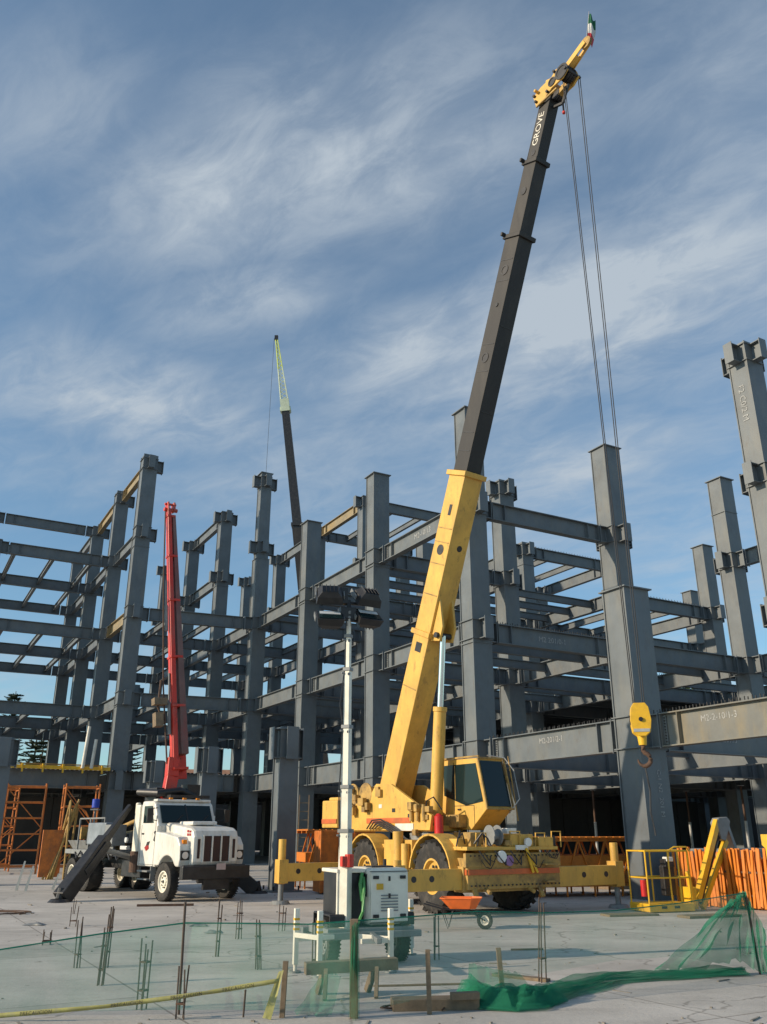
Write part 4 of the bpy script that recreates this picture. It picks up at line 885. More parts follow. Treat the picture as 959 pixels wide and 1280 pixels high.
mb = MB(); mb.prism([(-1.72, 1.52), (-1.58, 1.42), (-1.40, 1.50), (-1.44, 1.62), (-1.6, 1.60)], I3, (0, 0, 0), -1.105, -1.093); Tm(mb, 'door_emblem', REDL, 0)
mb = MB(); mb.prism([(-1.62, 1.58), (-1.44, 1.60), (-1.36, 1.72), (-1.54, 1.70)], I3, (0, 0, 0), -1.106, -1.094); Tm(mb, 'door_emblem', BLACKT, 0)
mb = MB(); mb.box((-0.905, -1.085, 1.6), (0.012, 0.012, 1.2)); mb.box((-2.05, -1.093, 1.6), (0.012, 0.006, 1.25)); mb.box((-1.55, -1.093, 1.02), (1.0, 0.006, 0.012)); Tm(mb, 'panel_gap', BLACKT, 0)
mb = MB(); mb.box((-1.5, -1.08, 0.82), (0.75, 0.28, 0.05)); mb.box((-1.5, -1.08, 0.58), (0.7, 0.25, 0.04)); mb.box((-1.14, -1.0, 0.75), (0.04, 0.2, 0.45)); Tm(mb, 'cab_step', GREYP, 0.005)
mb = MB(); mb.prism([(-1.12, 1.75), (-1.0, 2.0), (-0.9, 1.98), (-1.02, 1.72)], I3, (0, 0, 0), -1.102, -1.08); mb.prism([(-1.12, 2.0), (-0.98, 1.86), (-0.94, 1.92), (-1.05, 2.04)], I3, (0, 0, 0), -1.102, -1.08); Tm(mb, 'decal', BLACKT, 0)
mb = MB(); mb.box((-1.42, 0, 3.0), (0.3, 2.0, 0.08)); Tm(mb, 'sun_visor', WHITE, 0.02, cabt)
for y in (-0.5, 0.0, 0.5):
    mb = MB(); mb.box((-1.3, y, 3.06), (0.08, 0.12, 0.06)); Tm(mb, 'roof_light', AMB, 0.008, cabt)
mb = MB(); mb.box((1.10, 0, 0.84), (0.22, 2.36, 0.38)); mb.box((0.98, 0, 0.98), (0.16, 2.2, 0.14)); Tm(mb, 'bumper', BLKP, 0.03)
mb = MB(); mb.box((1.06, 0.05, 0.55), (0.1, 0.9, 0.42)); mb.cyl((1.0, -0.55, 0.62), (1.0, 0.65, 0.62), 0.09, n=12); Tm(mb, 'front_axle', BLKP, 0.01)
mb = MB(); mb.box((1.225, 0.12, 1.0), (0.02, 0.32, 0.18)); Tm(mb, 'number_plate', mat('plate', (0.55, 0.42, 0.4), 0.5), 0.004)
for y in (-1.08, 1.08): wheel(truck, (0, y, 0.56), (0, 1 if y > 0 else -1, 0), 0.56, 0.30, RUB, CREAM, 0.31, 40, lug_h=0.008)
for x in (-6.2, -7.5):
    for y in (-0.98, 0.98): wheel(truck, (x, y, 0.56), (0, 1 if y > 0 else -1, 0), 0.56, 0.56, RUB, CREAM, 0.31, 40, lug_h=0.008)
mb = MB(); mb.box((-2.45, -0.95, 2.12), (0.36, 0.34, 1.5)); mb.cyl((-2.72, -0.98, 1.0), (-2.72, -0.98, 2.95), 0.09, n=14); Tm(mb, 'air_cleaner', CREAM, 0.04)
mb = MB(); mb.cyl((-2.45, -1.02, 0.75), (-2.45, -1.02, 1.4), 0.2, n=16); mb.cyl((-2.45, 1.0, 0.9), (-2.45, 1.0, 3.1), 0.1, n=14); Tm(mb, 'exhaust_stack', RUSTY, 0.01)
# body and hopper at the back
mb = MB(); mb.box((-6.2, 0, 1.32), (4.6, 2.3, 0.16)); mb.box((-5.1, -1.1, 1.62), (1.9, 0.06, 0.5)); mb.box((-5.4, 1.1, 1.62), (2.4, 0.06, 0.5)); Tm(mb, 'pump_bed', GREYP)
mb = MB(); mb.box((-5.6, -1.05, 1.95), (1.6, 0.3, 0.75)); Tm(mb, 'water_tank', mat('blue grey tank', (0.20, 0.23, 0.26), 0.5, 0.0, 0.3, 2), 0.05)
mb = MB(); mb.box((-4.35, -1.0, 1.9), (0.7, 0.5, 0.7)); Tm(mb, 'control_cabinet', GREYP, 0.02)
mb = MB()
mb.taper((-8.4, 0, 0.9), (-8.4, 0, 1.7), (0.7, 0.8), (1.5, 2.0), (1, 0, 0)); Tm(mb, 'hopper', GREYP, 0.01)
mb = MB()
for y in (-0.25, 0.25): mb.cyl((-7.6, y, 1.75), (-3.8, y, 1.95), 0.15, n=14)
mb.tube([(-7.9, 0.5, 1.2), (-7.4, 0.6, 2.2), (-5.5, 0.5, 2.5), (-3.4, 0.2, 2.3), (-2.7, 0, 2.9)], 0.08, 10); Tm(mb, 'pump_cylinder', YELD, 0.0, None, True)
for k in range(9):
    mb = MB(); x_ = -4.2 - 0.42 * k; z_ = 1.5 + 0.5 * rnd.random(); mb.box((x_, -0.6 + rnd.uniform(-0.35, 0.3), z_), (rnd.uniform(0.15, 0.4), rnd.uniform(0.2, 0.5), rnd.uniform(0.15, 0.5))); Tm(mb, 'bed_fitting', (GREYP, BLKP, YELD)[k % 3], 0.015)
mb = MB()
for k in range(7): mb.tube([(-3.3 - 0.6 * k, -1.16, 1.35), (-3.5 - 0.6 * k, -1.22, 1.1), (-3.8 - 0.6 * k, -1.18, 1.3)], 0.03, 6)
Tm(mb, 'bed_hose', BLKP, 0, None, True)['kind'] = 'stuff'
mb = MB()
for x_ in (-7.3, -6.3, -5.0): mb.bar((x_, -1.15, 1.4), (x_, -1.15, 2.5), 0.05, 0.05)
mb.bar((-7.3, -1.15, 2.48), (-5.0, -1.15, 2.48), 0.05, 0.05); Tm(mb, 'bed_rail', GREYP, 0)
# pedestal, turntable, boom
mb = MB(); mb.cyl((-2.75, 0, 1.1), (-2.75, 0, 2.7), 0.55, 0.48, 24); mb.cyl((-2.75, 0, 2.7), (-2.75, 0, 2.95), 0.62, n=24); mb.box((-2.75, 0, 3.2), (0.8, 1.1, 0.5)); Tm(mb, 'pedestal', BLKP, 0.02)
mb = MB(); mb.tube([(-2.2, 0.9, 3.15), (-2.0, 0.2, 3.35), (-2.1, -0.6, 3.25), (-2.9, -0.9, 3.3), (-3.4, 0, 3.2)], 0.12, 12); mb.box((-2.0, 0.4, 3.15), (0.7, 1.5, 0.1)); mb.box((-2.35, 0.75, 3.4), (0.5, 0.5, 0.35)); Tm(mb, 'delivery_pipe', BLKP, 0, None, True)
# boom modelled in truck coordinates, converted from the world direction it leans in
Ti = Matrix.Rotation(-math.atan2(TF.y, TF.x), 3, 'Z')
def tw(x, y, z): return Ti @ (Vector((x, y, z)) - T0)
q0, q1 = tw(-7.28, 31.6, 4.1), tw(-8.62, 32.2, 14.2)
ub = (q1 - q0).normalized(); nb = (Ti @ Vector((-0.80, -0.60, 0))); nb = (nb - ub * nb.dot(ub)).normalized(); tb = ub.cross(nb)
Mt = Matrix((ub, nb, tb)).transposed()
def boomb(name, c0, c1, w0, h0_, w1, h1_, m, bev=0.015):
    mb = MB(); a, b_ = Vector(c0), Vector(c1); vs = []
    for c, ww, hh in ((a, w0, h0_), (b_, w1, h1_)):
        for y, z in ((-1, -1), (1, -1), (1, 1), (-1, 1)): vs.append(c + nb * y * ww / 2 + tb * z * hh / 2)
    mb.add(vs, [(3, 2, 1, 0), (4, 5, 6, 7)] + [(k, (k + 1) % 4, 4 + (k + 1) % 4, 4 + k) for k in range(4)]); return Tm(mb, name, m, bev)
boomb('boom_arm', q0 + nb * 0.18, q1 + nb * 0.09, 0.19, 0.34, 0.15, 0.24, RED)
boomb('boom_arm', q0 + tb * 0.02 - nb * 0.16 + ub * 0.5, q1 - nb * 0.10 - ub * 0.3, 0.27, 0.40, 0.13, 0.24, REDD)
mb = MB()
for t in (0.0, 0.22, 0.4, 0.62, 0.8, 0.97):
    c = q0.lerp(q1, t); mb.box(c + nb * 0.02, (0.09, 0.56 - 0.22 * t, 0.46 - 0.17 * t), Mt)
Tm(mb, 'boom_clamp', RED, 0.01)
for t0_, t1_ in ((0.12, 0.34), (0.5, 0.7)):
    mb = MB(); mb.cyl(q0.lerp(q1, t0_) + nb * 0.33, q0.lerp(q1, (t0_ + t1_) / 2) + nb * 0.31, 0.065, n=10); mb.cyl(q0.lerp(q1, (t0_ + t1_) / 2) + nb * 0.31, q0.lerp(q1, t1_) + nb * 0.27, 0.035, n=8); Tm(mb, 'boom_cylinder', GREYP, 0, None, True)
mb = MB()
for k in range(16):
    t = 0.04 + 0.058 * k; mb.box(q0.lerp(q1, t) - tb * (0.24 - 0.08 * t) - nb * 0.06, (0.05, 0.24 - 0.1 * t, 0.03), Mt)
Tm(mb, 'boom_stiffeners', RUSTY, 0)['kind'] = 'stuff'
mb = MB()
for s in (-1, 1): mb.box(q1 + ub * 0.12 + nb * 0.13 * s, (0.38, 0.07, 0.28), Mt)
mb.cyl(q1 + nb * 0.28, q1 - nb * 0.28, 0.08, n=12); mb.cyl(q1 + ub * 0.25 + nb * 0.24, q1 + ub * 0.25 - nb * 0.24, 0.05, n=12); Tm(mb, 'boom_joint', RED, 0.01)
mb = MB(); kn = [q0 + ub * 0.4 + nb * 0.22, q0 - ub * 0.25 + nb * 0.3, q0 - ub * 0.75 + nb * 0.42, q0 - ub * 1.05 + nb * 0.62]
for a, b_ in zip(kn[:-1], kn[1:]): mb.bar(a, b_, 0.30, 0.42, tuple(nb))
mb.box(q0 + ub * 0.15 - nb * 0.15 - tb * 0.27, (0.9, 0.5, 0.06), Mt); Tm(mb, 'boom_knee', RED, 0.02)
mb = MB()
for s in (-0.1, 0.14): mb.cyl(q0 + ub * 0.25 + nb * s - tb * 0.292 , q0 + ub * 0.25 + nb * s - tb * 0.31, 0.06, n=12)
Tm(mb, 'pin_hole', BLKP, 0)
mb = MB(); mb.tube([q0 + nb * 0.46 + ub * 0.2, q0 + nb * 0.52 + ub * 3, q0 + nb * 0.40 + ub * 7, q1 + nb * 0.22], 0.03, 6); mb.tube([q0 - tb * 0.34 + ub * 0.6, q0.lerp(q1, 0.5) - tb * 0.3, q1 - tb * 0.2], 0.028, 6)
mb.tube([q0 + nb * 0.5 + ub * 1.6, q0 + nb * 0.75 + ub * 2.2, q0 + nb * 0.6 + ub * 3.2], 0.04, 6); Tm(mb, 'hydraulic_hose', RUSTY, 0)
mb = MB(); mb.box(q0 + ub * 1.75 + nb * 0.75, (0.5, 0.3, 0.3), Mt); mb.box(q0 + ub * 2.4 + nb * 0.68, (0.25, 0.5, 0.3), Mt); Tm(mb, 'boom_cradle', WOOD, 0.01)
# outrigger legs
def leg(top, foot, name='outrigger_leg'):
    top, foot = Vector(top), Vector(foot); d = (foot - top); mb = MB()
    mb.taper(top, top + d * 0.42, (0.13, 0.16), (0.22, 0.26)); mb.taper(top + d * 0.38, foot - d.normalized() * 0.12, (0.36, 0.44), (0.42, 0.5))
    n = d.normalized(); mb.bar(top + d * 0.42, top + d * 0.72, 0.46, 0.2); o = Tm(mb, name, BLKP, 0.02)
    f = MB(); f.cyl(foot, foot + Vector((0, 0, 0.09)), 0.34, 0.25, n=18); f.cyl(foot + Vector((0, 0, 0.08)), foot + Vector((0, 0, 0.32)) - n * 0.1, 0.12, n=12); Tm(f, 'leg_foot', BLKP, 0.01, o)
leg((-3.0, -1.15, 2.85), (-1.74, -3.72, 0)); leg((-2.6, 1.15, 1.9), (-1.27, 3.1, 0))
mb = MB(); mb.cyl((-2.9, -1.0, 1.2), (-2.45, -2.1, 1.45), 0.09, n=12); mb.cyl((-2.5, 1.0, 1.0), (-2.0, 2.1, 1.1), 0.08, n=12); Tm(mb, 'leg_ram', GREYP, 0, None, True)
mb = MB(); mb.box((-3.4, -1.02, 1.5), (0.5, 0.14, 0.12)); mb.cyl((-3.2, -1.05, 1.75), (-3.2, -1.12, 1.75), 0.09, n=14); Tm(mb, 'work_light', LAMP, 0.01)

# ------------------------------------------------------------------ light tower
tower = thing('light_tower', 'white towable light tower with a tall mast and black floodlights, behind the green net', 'light tower', (-0.30, 15.45, 0), R(22))
def Lm(mbx, name, m, bevel=0.012, parent=None, smooth=False): return mbx.build(name, m, parent or tower, bevel, smooth)
# local: x to the right along the front, -y toward the camera
mb = MB(); mb.box((0.33, 0.25, 1.01), (0.74, 0.95, 0.86)); body = Lm(mb, 'generator_body', CREAM, 0.07)
mb = MB(); mb.box((0.33, -0.235, 1.0), (0.66, 0.02, 0.74)); Lm(mb, 'side_door', CREAM, 0.01, body)
mb = MB()
for x in (0.09, 0.57):
    for z in (0.72, 1.3): mb.box((x, -0.252, z), (0.1, 0.025, 0.05))
for z in (0.74, 1.02, 1.28): mb.box((0.33, -0.25, z), (0.035, 0.02, 0.07))
Lm(mb, 'latch', BLKP, 0.004, body)
for k in range(6):
    mb = MB(); mb.box((0.33, -0.250, 0.80 + 0.045 * k), (0.30, 0.014, 0.018)); Lm(mb, 'louvre', GREYP, 0, body)
mb = MB(); mb.box((0.33, 0.2, 1.452), (0.4, 0.3, 0.025)); mb.cyl((0.55, 0.5, 1.42), (0.55, 0.5, 1.56), 0.03, n=10); Lm(mb, 'exhaust_cap', BLKP, 0.006, body)
mb = MB(); mb.box((0.16, -0.250, 1.16), (0.12, 0.008, 0.09)); Lm(mb, 'warning_label', LYEL, 0, body)
mb = MB(); mb.box((0.33, -0.249, 1.39), (0.70, 0.012, 0.012)); mb.box((0.33, -0.249, 0.62), (0.70, 0.012, 0.012)); Lm(mb, 'door_seam', BLKP, 0, body)
mb = MB(); mb.tube([(-0.08, -0.12, 1.3), (-0.12, -0.25, 1.1), (-0.15, -0.28, 0.8), (-0.2, -0.2, 0.62)], 0.025, 7); mb.tube([(-0.1, -0.1, 1.36), (-0.17, -0.2, 1.2), (-0.14, -0.22, 0.95)], 0.03, 7); Lm(mb, 'green_cable', mat('green cable', (0.10, 0.35, 0.10), 0.5), 0, None, True)
mb = MB(); mb.box((-0.045, -0.02, 1.18), (0.02, 0.3, 0.34)); Lm(mb, 'control_panel', BLKP, 0.006, body)
mb = MB(); mb.box((-0.058, -0.05, 1.08), (0.01, 0.18, 0.08)); Lm(mb, 'panel_label', WHITE, 0, body)
mb = MB(); mb.box((-0.30, 0.28, 0.98), (0.46, 0.7, 0.78)); Lm(mb, 'engine_bay', BLKP, 0.02)
mb = MB(); mb.box((-0.30, 0.28, 1.40), (0.50, 0.8, 0.06)); mb.box((-0.52, -0.09, 0.98), (0.04, 0.05, 0.84)); Lm(mb, 'bay_cover', CREAM, 0.015)
mb = MB()
for z in (1.02, 0.86): mb.box((-0.43, -0.078, z), (0.13, 0.012, 0.11))
Lm(mb, 'warning_label', WHITE, 0)
mb = MB(); mb.box((0.0, 0.2, 0.50), (1.5, 1.0, 0.12)); mb.box((0, -0.32, 0.46), (1.7, 0.10, 0.10)); mb.box((0, 0.75, 0.46), (1.7, 0.10, 0.10)); mb.bar((0, -0.3, 0.46), (-0.35, -1.5, 0.5), 0.08, 0.08); Lm(mb, 'trailer_frame', GREYP)
for x in (-0.56, 0.66):
    wheel(tower, (x, 0.22, 0.34), (1 if x > 0 else -1, 0, 0), 0.345, 0.21, RUB, GREYP, 0.19, 36, lug_h=0.004)
    mb = MB(); mb.box((x, 0.22, 0.745), (0.26, 0.82, 0.03)); mb.box((x, -0.2, 0.66), (0.26, 0.03, 0.17)); mb.box((x, 0.64, 0.66), (0.26, 0.03, 0.17)); Lm(mb, 'mudguard', BLKP, 0.01)
def jack(x, y):
    mb = MB(); mb.box((x, y, 0.50), (0.075, 0.075, 0.78)); mb.cyl((x, y, 0.0), (x, y, 0.14), 0.03, n=10); j = Lm(mb, 'jack_leg', CREAM, 0.008)
    f = MB(); f.cyl((x, y, 0.0), (x, y, 0.025), 0.09, n=14); Lm(f, 'jack_foot', GREYP, 0, j)
    s = MB()
    for k in range(3): s.box((x, y, 0.60 + 0.07 * k), (0.082, 0.082, 0.032), Matrix.Rotation(0.0, 3, 'X'))
    Lm(s, 'hazard_stripe', LYEL, 0, j)
jack(-1.30, -0.42); jack(-1.10, -0.98); jack(0.06, -0.95); jack(1.15, 0.75)
mb = MB(); mb.bar((-1.32, -0.42, 0.52), (-1.08, -0.98, 0.52), 0.06, 0.07); mb.bar((-1.3, -0.42, 0.46), (-0.5, -0.32, 0.46), 0.06, 0.07); mb.bar((0.06, -0.95, 0.46), (-0.3, -0.40, 0.46), 0.06, 0.07); mb.bar((0.06, -0.93, 0.44), (-0.42, -0.93, 0.44), 0.06, 0.07); mb.bar((0.3, 0.75, 0.46), (1.15, 0.75, 0.46), 0.06, 0.07); Lm(mb, 'outrigger_bar', CREAM, 0.006)
mx, my = -0.40, -0.10
MR = Matrix.Rotation(R(-47), 3, 'Z')
segs = [(0.45, 2.05, 0.17), (1.95, 2.75, 0.15), (2.65, 3.75, 0.125), (3.65, 4.75, 0.105), (4.65, 5.35, 0.085), (5.3, 5.78, 0.07)]
for a, b_, ww in segs:
    mb = MB(); mb.box((mx, my, (a + b_) / 2), (ww, ww, b_ - a), MR); s_ = Lm(mb, 'mast_section', CREAM, 0.006)
    c = MB(); c.box((mx, my, b_ - 0.03), (ww + 0.035, ww + 0.035, 0.06), MR); c.cyl((mx - 0.005, my - ww / 2 - 0.004, b_ - 0.12), (mx - 0.005, my - ww / 2 - 0.02, b_ - 0.12), 0.028, n=10); c.cyl((mx - ww / 2, my, b_ - 0.1), (mx - ww / 2 - 0.07, my, b_ - 0.1), 0.018, n=8)
    Lm(c, 'mast_collar', GREYP, 0.004, s_)
mb = MB(); mb.cyl((mx + 0.03, my - 0.11, 1.46), (mx + 0.03, my - 0.11, 1.66), 0.075, n=14); mb.box((mx - 0.05, my - 0.1, 1.55), (0.12, 0.12, 0.16)); Lm(mb, 'winch', RED, 0.01)
mb = MB(); mb.tube([(mx - 0.1, my, 1.5), (mx - 0.13, my, 2.6), (mx - 0.08, my, 3.7), (mx - 0.14, my, 4.1), (mx - 0.06, my, 4.75), (mx - 0.05, my, 5.7)], 0.012, 5); Lm(mb, 'coiled_cable', BLKP, 0)
mb = MB(); mb.bar((mx - 0.5, my, 5.62), (mx + 0.5, my, 5.62), 0.06, 0.06); mb.bar((mx - 0.46, my + 0.05, 5.95), (mx + 0.44, my + 0.05, 5.95), 0.05, 0.05); mb.bar((mx, my + 0.02, 5.5), (mx, my + 0.05, 6.0), 0.08, 0.08)
mb.box((mx - 0.02, my + 0.05, 5.74), (0.3, 0.2, 0.22)); mb.box((mx - 0.12, my + 0.02, 6.06), (0.16, 0.16, 0.3)); Lm(mb, 'lamp_bar', BLKP, 0.008)
def flood(x, z, yaw, tilt):
    Mf = Matrix.Rotation(R(yaw), 3, 'Z') @ Matrix.Rotation(R(tilt), 3, 'X'); c = Vector((mx + x, my - 0.02, z))
    mb = MB(); vs = []
    for y, ww, hh in ((0.15, 0.14, 0.10), (0.06, 0.22, 0.155), (-0.08, 0.245, 0.18)):
        for sx, sz in ((-1, -1), (1, -1), (1, 1), (-1, 1)): vs.append(c + Mf @ Vector((sx * ww, y, sz * hh)))
    mb.add(vs, [(3, 2, 1, 0), (8, 9, 10, 11)] + [(4 * r + k, 4 * r + (k + 1) % 4, 4 * r + 4 + (k + 1) % 4, 4 * r + 4 + k) for r in (0, 1) for k in range(4)])
    for k in range(5): mb.box(c + Mf @ Vector((-0.14 + 0.07 * k, 0.12, 0)), (0.012, 0.12, 0.2), Mf)
    f = Lm(mb, 'floodlight', BLKP, 0.01)
    g = MB(); g.box(c + Mf @ Vector((0, -0.088, 0)), (0.42, 0.012, 0.29), Mf); Lm(g, 'lamp_glass', GLASS, 0.003, f)
    g = MB(); g.box(c + Mf @ Vector((0, -0.097, 0.06)), (0.38, 0.008, 0.10), Mf); Lm(g, 'reflector', LAMP, 0, f)
    h = MB(); 
    for s in (-1, 1): h.box(c + Mf @ Vector((s * 0.26, 0.0, 0.08)), (0.02, 0.08, 0.26), Mf)
    Lm(h, 'yoke', GREYP, 0, f)
flood(-0.37, 5.60, -10, -52); flood(0.36, 5.68, 8, -48); flood(-0.38, 6.04, 165, 40); flood(0.35, 6.06, 190, 45)

# ------------------------------------------------------------------ distant crane
fc = thing('distant_crane', 'far telescopic crane with a thin pale green lattice jib behind the frame', 'crane', (-11.0, 130, 0))
def fw(x, z): return Vector((x + 11.0, 0, z))
f0, f1, f2 = Vector((3.2, 0, 2)), fw(-16.75, 69.5), fw(-18.95, 83.8)
ud = (f1 - f0).normalized()
mb = MB(); mb.taper(f0, f0.lerp(f1, 0.68), (2.0, 2.0), (1.7, 1.7), (0, 1, 0)); mb.build('boom_section', BLK, fc)
mb = MB(); mb.taper(f0.lerp(f1, 0.68), f1, (1.45, 1.45), (1.25, 1.25), (0, 1, 0)); mb.box(f0.lerp(f1, 0.69), (1.9, 1.9, 0.5)); mb.build('boom_section', BLKP, fc)
mb = MB(); mb.bar(f1 - ud * 0.4, f1 + ud * 1.9, 1.5, 1.5, (0, 1, 0)); mb.bar(f1 + Vector((-0.9, 0, 0)), f1 + Vector((0.9, 0, 0.2)), 1.2, 0.7); mb.build('boom_head', GREENY, fc)
s0 = f1 + ud * 1.6; vv = f2 - s0; jm = basis(vv, Vector((0, 1, 0)))
for nm, ta, tb_, m in (('jib_section', 0.0, 0.5, GREENY), ('jib_section', 0.5, 1.0, LIME)):
    mb = MB(); n = 8
    for k in range(n):
        t0, t1 = ta + (tb_ - ta) * k / n, ta + (tb_ - ta) * (k + 1) / n
        for y, z in ((-1, -1), (1, -1), (1, 1), (-1, 1)):
            w0, w1 = 0.62 * (1 - 0.75 * t0), 0.62 * (1 - 0.75 * t1)
            mb.bar(s0 + vv * t0 + jm @ Vector((0, y * w0, z * w0)), s0 + vv * t1 + jm @ Vector((0, y * w1, z * w1)), 0.16, 0.16)
        for (y, z), (y2, z2) in (((-1, -1), (1, -1)), ((1, -1), (1, 1)), ((1, 1), (-1, 1)), ((-1, 1), (-1, -1))):
            mb.bar(s0 + vv * t0 + jm @ Vector((0, y * w0, z * w0)), s0 + vv * t1 + jm @ Vector((0, y2 * w1, z2 * w1)), 0.10, 0.10)
    mb.build(nm, m, fc)
mb = MB(); mb.box(f2, (0.6, 0.6, 0.9)); mb.build('jib_tip', BLKP, fc)
mb = MB(); mb.tube([f2 + Vector((-0.4, 0, 0)), f2 + Vector((-0.7, 0, -45))], 0.03, 5); mb.build('hoist_rope', ROPE, fc)
mb = MB(); mb.box((3.0, 0, 1.9), (9, 2.8, 1.4)); mb.build('carrier', LIME, fc, 0.05)
for x in (-0.4, 1.4, 4.8, 6.4): wheel(fc, (x, -1.3, 0.75), (0, -1, 0), 0.75, 0.5, RUB, GREYP, 0.35, 14)

# ------------------------------------------------------------------ wheelbarrow
wb = thing('wheelbarrow', 'orange tray wheelbarrow standing in front of the crane', 'wheelbarrow', (1.72, 20.8, 0), R(-8))
mb = MB(); vs = []
outl = [(-0.52, -0.30), (-0.40, -0.34), (0.30, -0.36), (0.56, -0.22), (0.56, 0.22), (0.30, 0.36), (-0.40, 0.34), (-0.52, 0.30)]
for zz_, k, sx in ((0.70, 1.0, 0.0), (0.46, 0.62, 0.05), (0.48, 0.60, 0.05), (0.70, 0.96, 0.0)):
    for x, y in outl: vs.append((x * k + sx, y * k, zz_))
n = 8; fs = [tuple(range(8, 16))[::-1], tuple(range(16, 24))]
for r0, r1 in ((0, 1), (3, 2), (0, 3)):
    for k in range(n): fs.append((r0 * n + k, r0 * n + (k + 1) % n, r1 * n + (k + 1) % n, r1 * n + k))
mb.add(vs, fs); mb.build('tray', BORG, wb, 0.0)
mb = MB(); mb.tube([vs[k] for k in range(8)] + [vs[0]], 0.015, 6); mb.build('tray_rim', BORG, wb)
mb = MB()
for s in (-1, 1):
    mb.tube([(0.62, s * 0.07, 0.2), (0.2, s * 0.2, 0.43), (-0.4, s * 0.26, 0.45), (-0.95, s * 0.3, 0.58)], 0.018, 6)
    mb.tube([(-0.2, s * 0.22, 0.44), (-0.34, s * 0.24, 0.02), (-0.5, s * 0.24, 0.44)], 0.015, 6)
mb.build('wheelbarrow_frame', BLKP, wb)
wheel(wb, (0.62, 0, 0.2), (0, -1, 0), 0.2, 0.09, RUB, CREAM, 0.11, 20, lug_h=0.008)
wb.scale = (0.84, 0.84, 0.9)

# ------------------------------------------------------------------ boom lift at the right
lift = thing('boom_lift', 'yellow articulated boom lift with its work basket lowered to the ground', 'boom lift', (7.5, 25.3, 0), R(18))
def Bm(mbx, name, m, bevel=0.0, parent=None, smooth=False): return mbx.build(name, m, parent or lift, bevel, smooth)
mb = MB(); r = 0.022
X0, X1, Y0, Y1 = -0.62, 0.72, -0.42, 0.42
cs = [(X0, Y0), (X1, Y0), (X1, Y1), (X0, Y1)]
for z in (1.52, 0.85, 0.18):
    for k in range(4): mb.cyl((*cs[k], z), (*cs[(k + 1) % 4], z), r, n=8)
for x, y in cs + [(0.1, Y0), (0.1, Y1), (0.4, Y0)]: mb.cyl((x, y, 0.1), (x, y, 1.54), r, n=8)
mb.tube([(X1 - 0.6, Y0, 1.52), (X1 - 0.4, Y0, 1.62), (X1, Y0, 1.62), (X1 + 0.1, Y0, 1.5)], r, 8)
bk = Bm(mb, 'basket', LYEL, 0, None, True)
mb = MB(); mb.box((0.05, 0, 0.12), (1.42, 0.92, 0.2)); Bm(mb, 'basket_floor', LYEL, 0.02, bk)
mb = MB()
for x in (-0.2, 0.2): mb.box((x, -0.468, 0.13), (0.16, 0.012, 0.06))
Bm(mb, 'forklift_pocket', BLKP, 0, bk)
mb = MB(); mb.box((0.42, 0.1, 1.2), (0.3, 0.25, 0.22)); mb.box((0.42, 0.15, 0.75), (0.36, 0.2, 0.75)); Bm(mb, 'control_box', BLKP, 0.02, bk)
mb = MB(); mb.box((0.42, 0.05, 1.30), (0.22, 0.2, 0.12)); Bm(mb, 'control_cover', WHITE, 0.02, bk)
mb = MB(); mb.cyl((X0 - 0.05, -0.3, 0.4), (X0 - 0.05, -0.3, 0.8), 0.08, n=12); Bm(mb, 'fire_extinguisher', REDX, 0.0, bk, True)
# jib arms: from basket pivot up to the knuckle
k0 = Vector((1.05, -0.1, 0.28)); k1 = Vector((2.45, 0.45, 2.3))
mb = MB(); mb.taper(k0 + Vector((0.0, -0.1, 0)), k1 + Vector((0, -0.1, 0.0)), (0.14, 0.2), (0.14, 0.2)); Bm(mb, 'jib_arm', LYEL, 0.012)
mb = MB(); mb.taper(k0 + Vector((0.20, 0.0, -0.22)), k1 + Vector((0.30, 0.0, -0.52)), (0.13, 0.16), (0.13, 0.16)); Bm(mb, 'jib_arm', LYEL, 0.012)
mb = MB(); mb.bar(k0 + Vector((0.12, -0.05, -0.1)), k1 + Vector((0.12, -0.05, -0.25)), 0.06, 0.06); Bm(mb, 'jib_cylinder', BLKP, 0)
mb = MB(); mb.box((0.92, 0, 0.32), (0.22, 0.5, 0.55)); mb.bar((0.85, -0.3, 0.12), (0.72, -0.35, 1.0), 0.1, 0.1); Bm(mb, 'basket_mount', LYEL, 0.015)
mb = MB(); mb.prism([(0.02, -0.5), (0.16, -0.54), (0.40, 0.0), (0.30, 0.12), (0.0, 0.09), (-0.10, -0.05)], I3, k1, -0.20, 0.10); Bm(mb, 'knuckle', GREYP, 0.02)
mb = MB(); mb.taper(k1 + Vector((0.40, 0.1, -0.15)), (3.6, 1.3, 1.45), (0.24, 0.28), (0.3, 0.34)); Bm(mb, 'main_boom', GREYP, 0.015)
mb = MB(); mb.box((4.4, 1.8, 1.15), (2.6, 1.9, 0.75)); Bm(mb, 'lift_chassis', GREYP, 0.06)
for x in (3.5, 5.4):
    for y in (0.95, 2.65): wheel(lift, (x, y, 0.42), (0, -1 if y < 1.5 else 1, 0), 0.42, 0.3, RUB, LYEL, 0.22, 16)
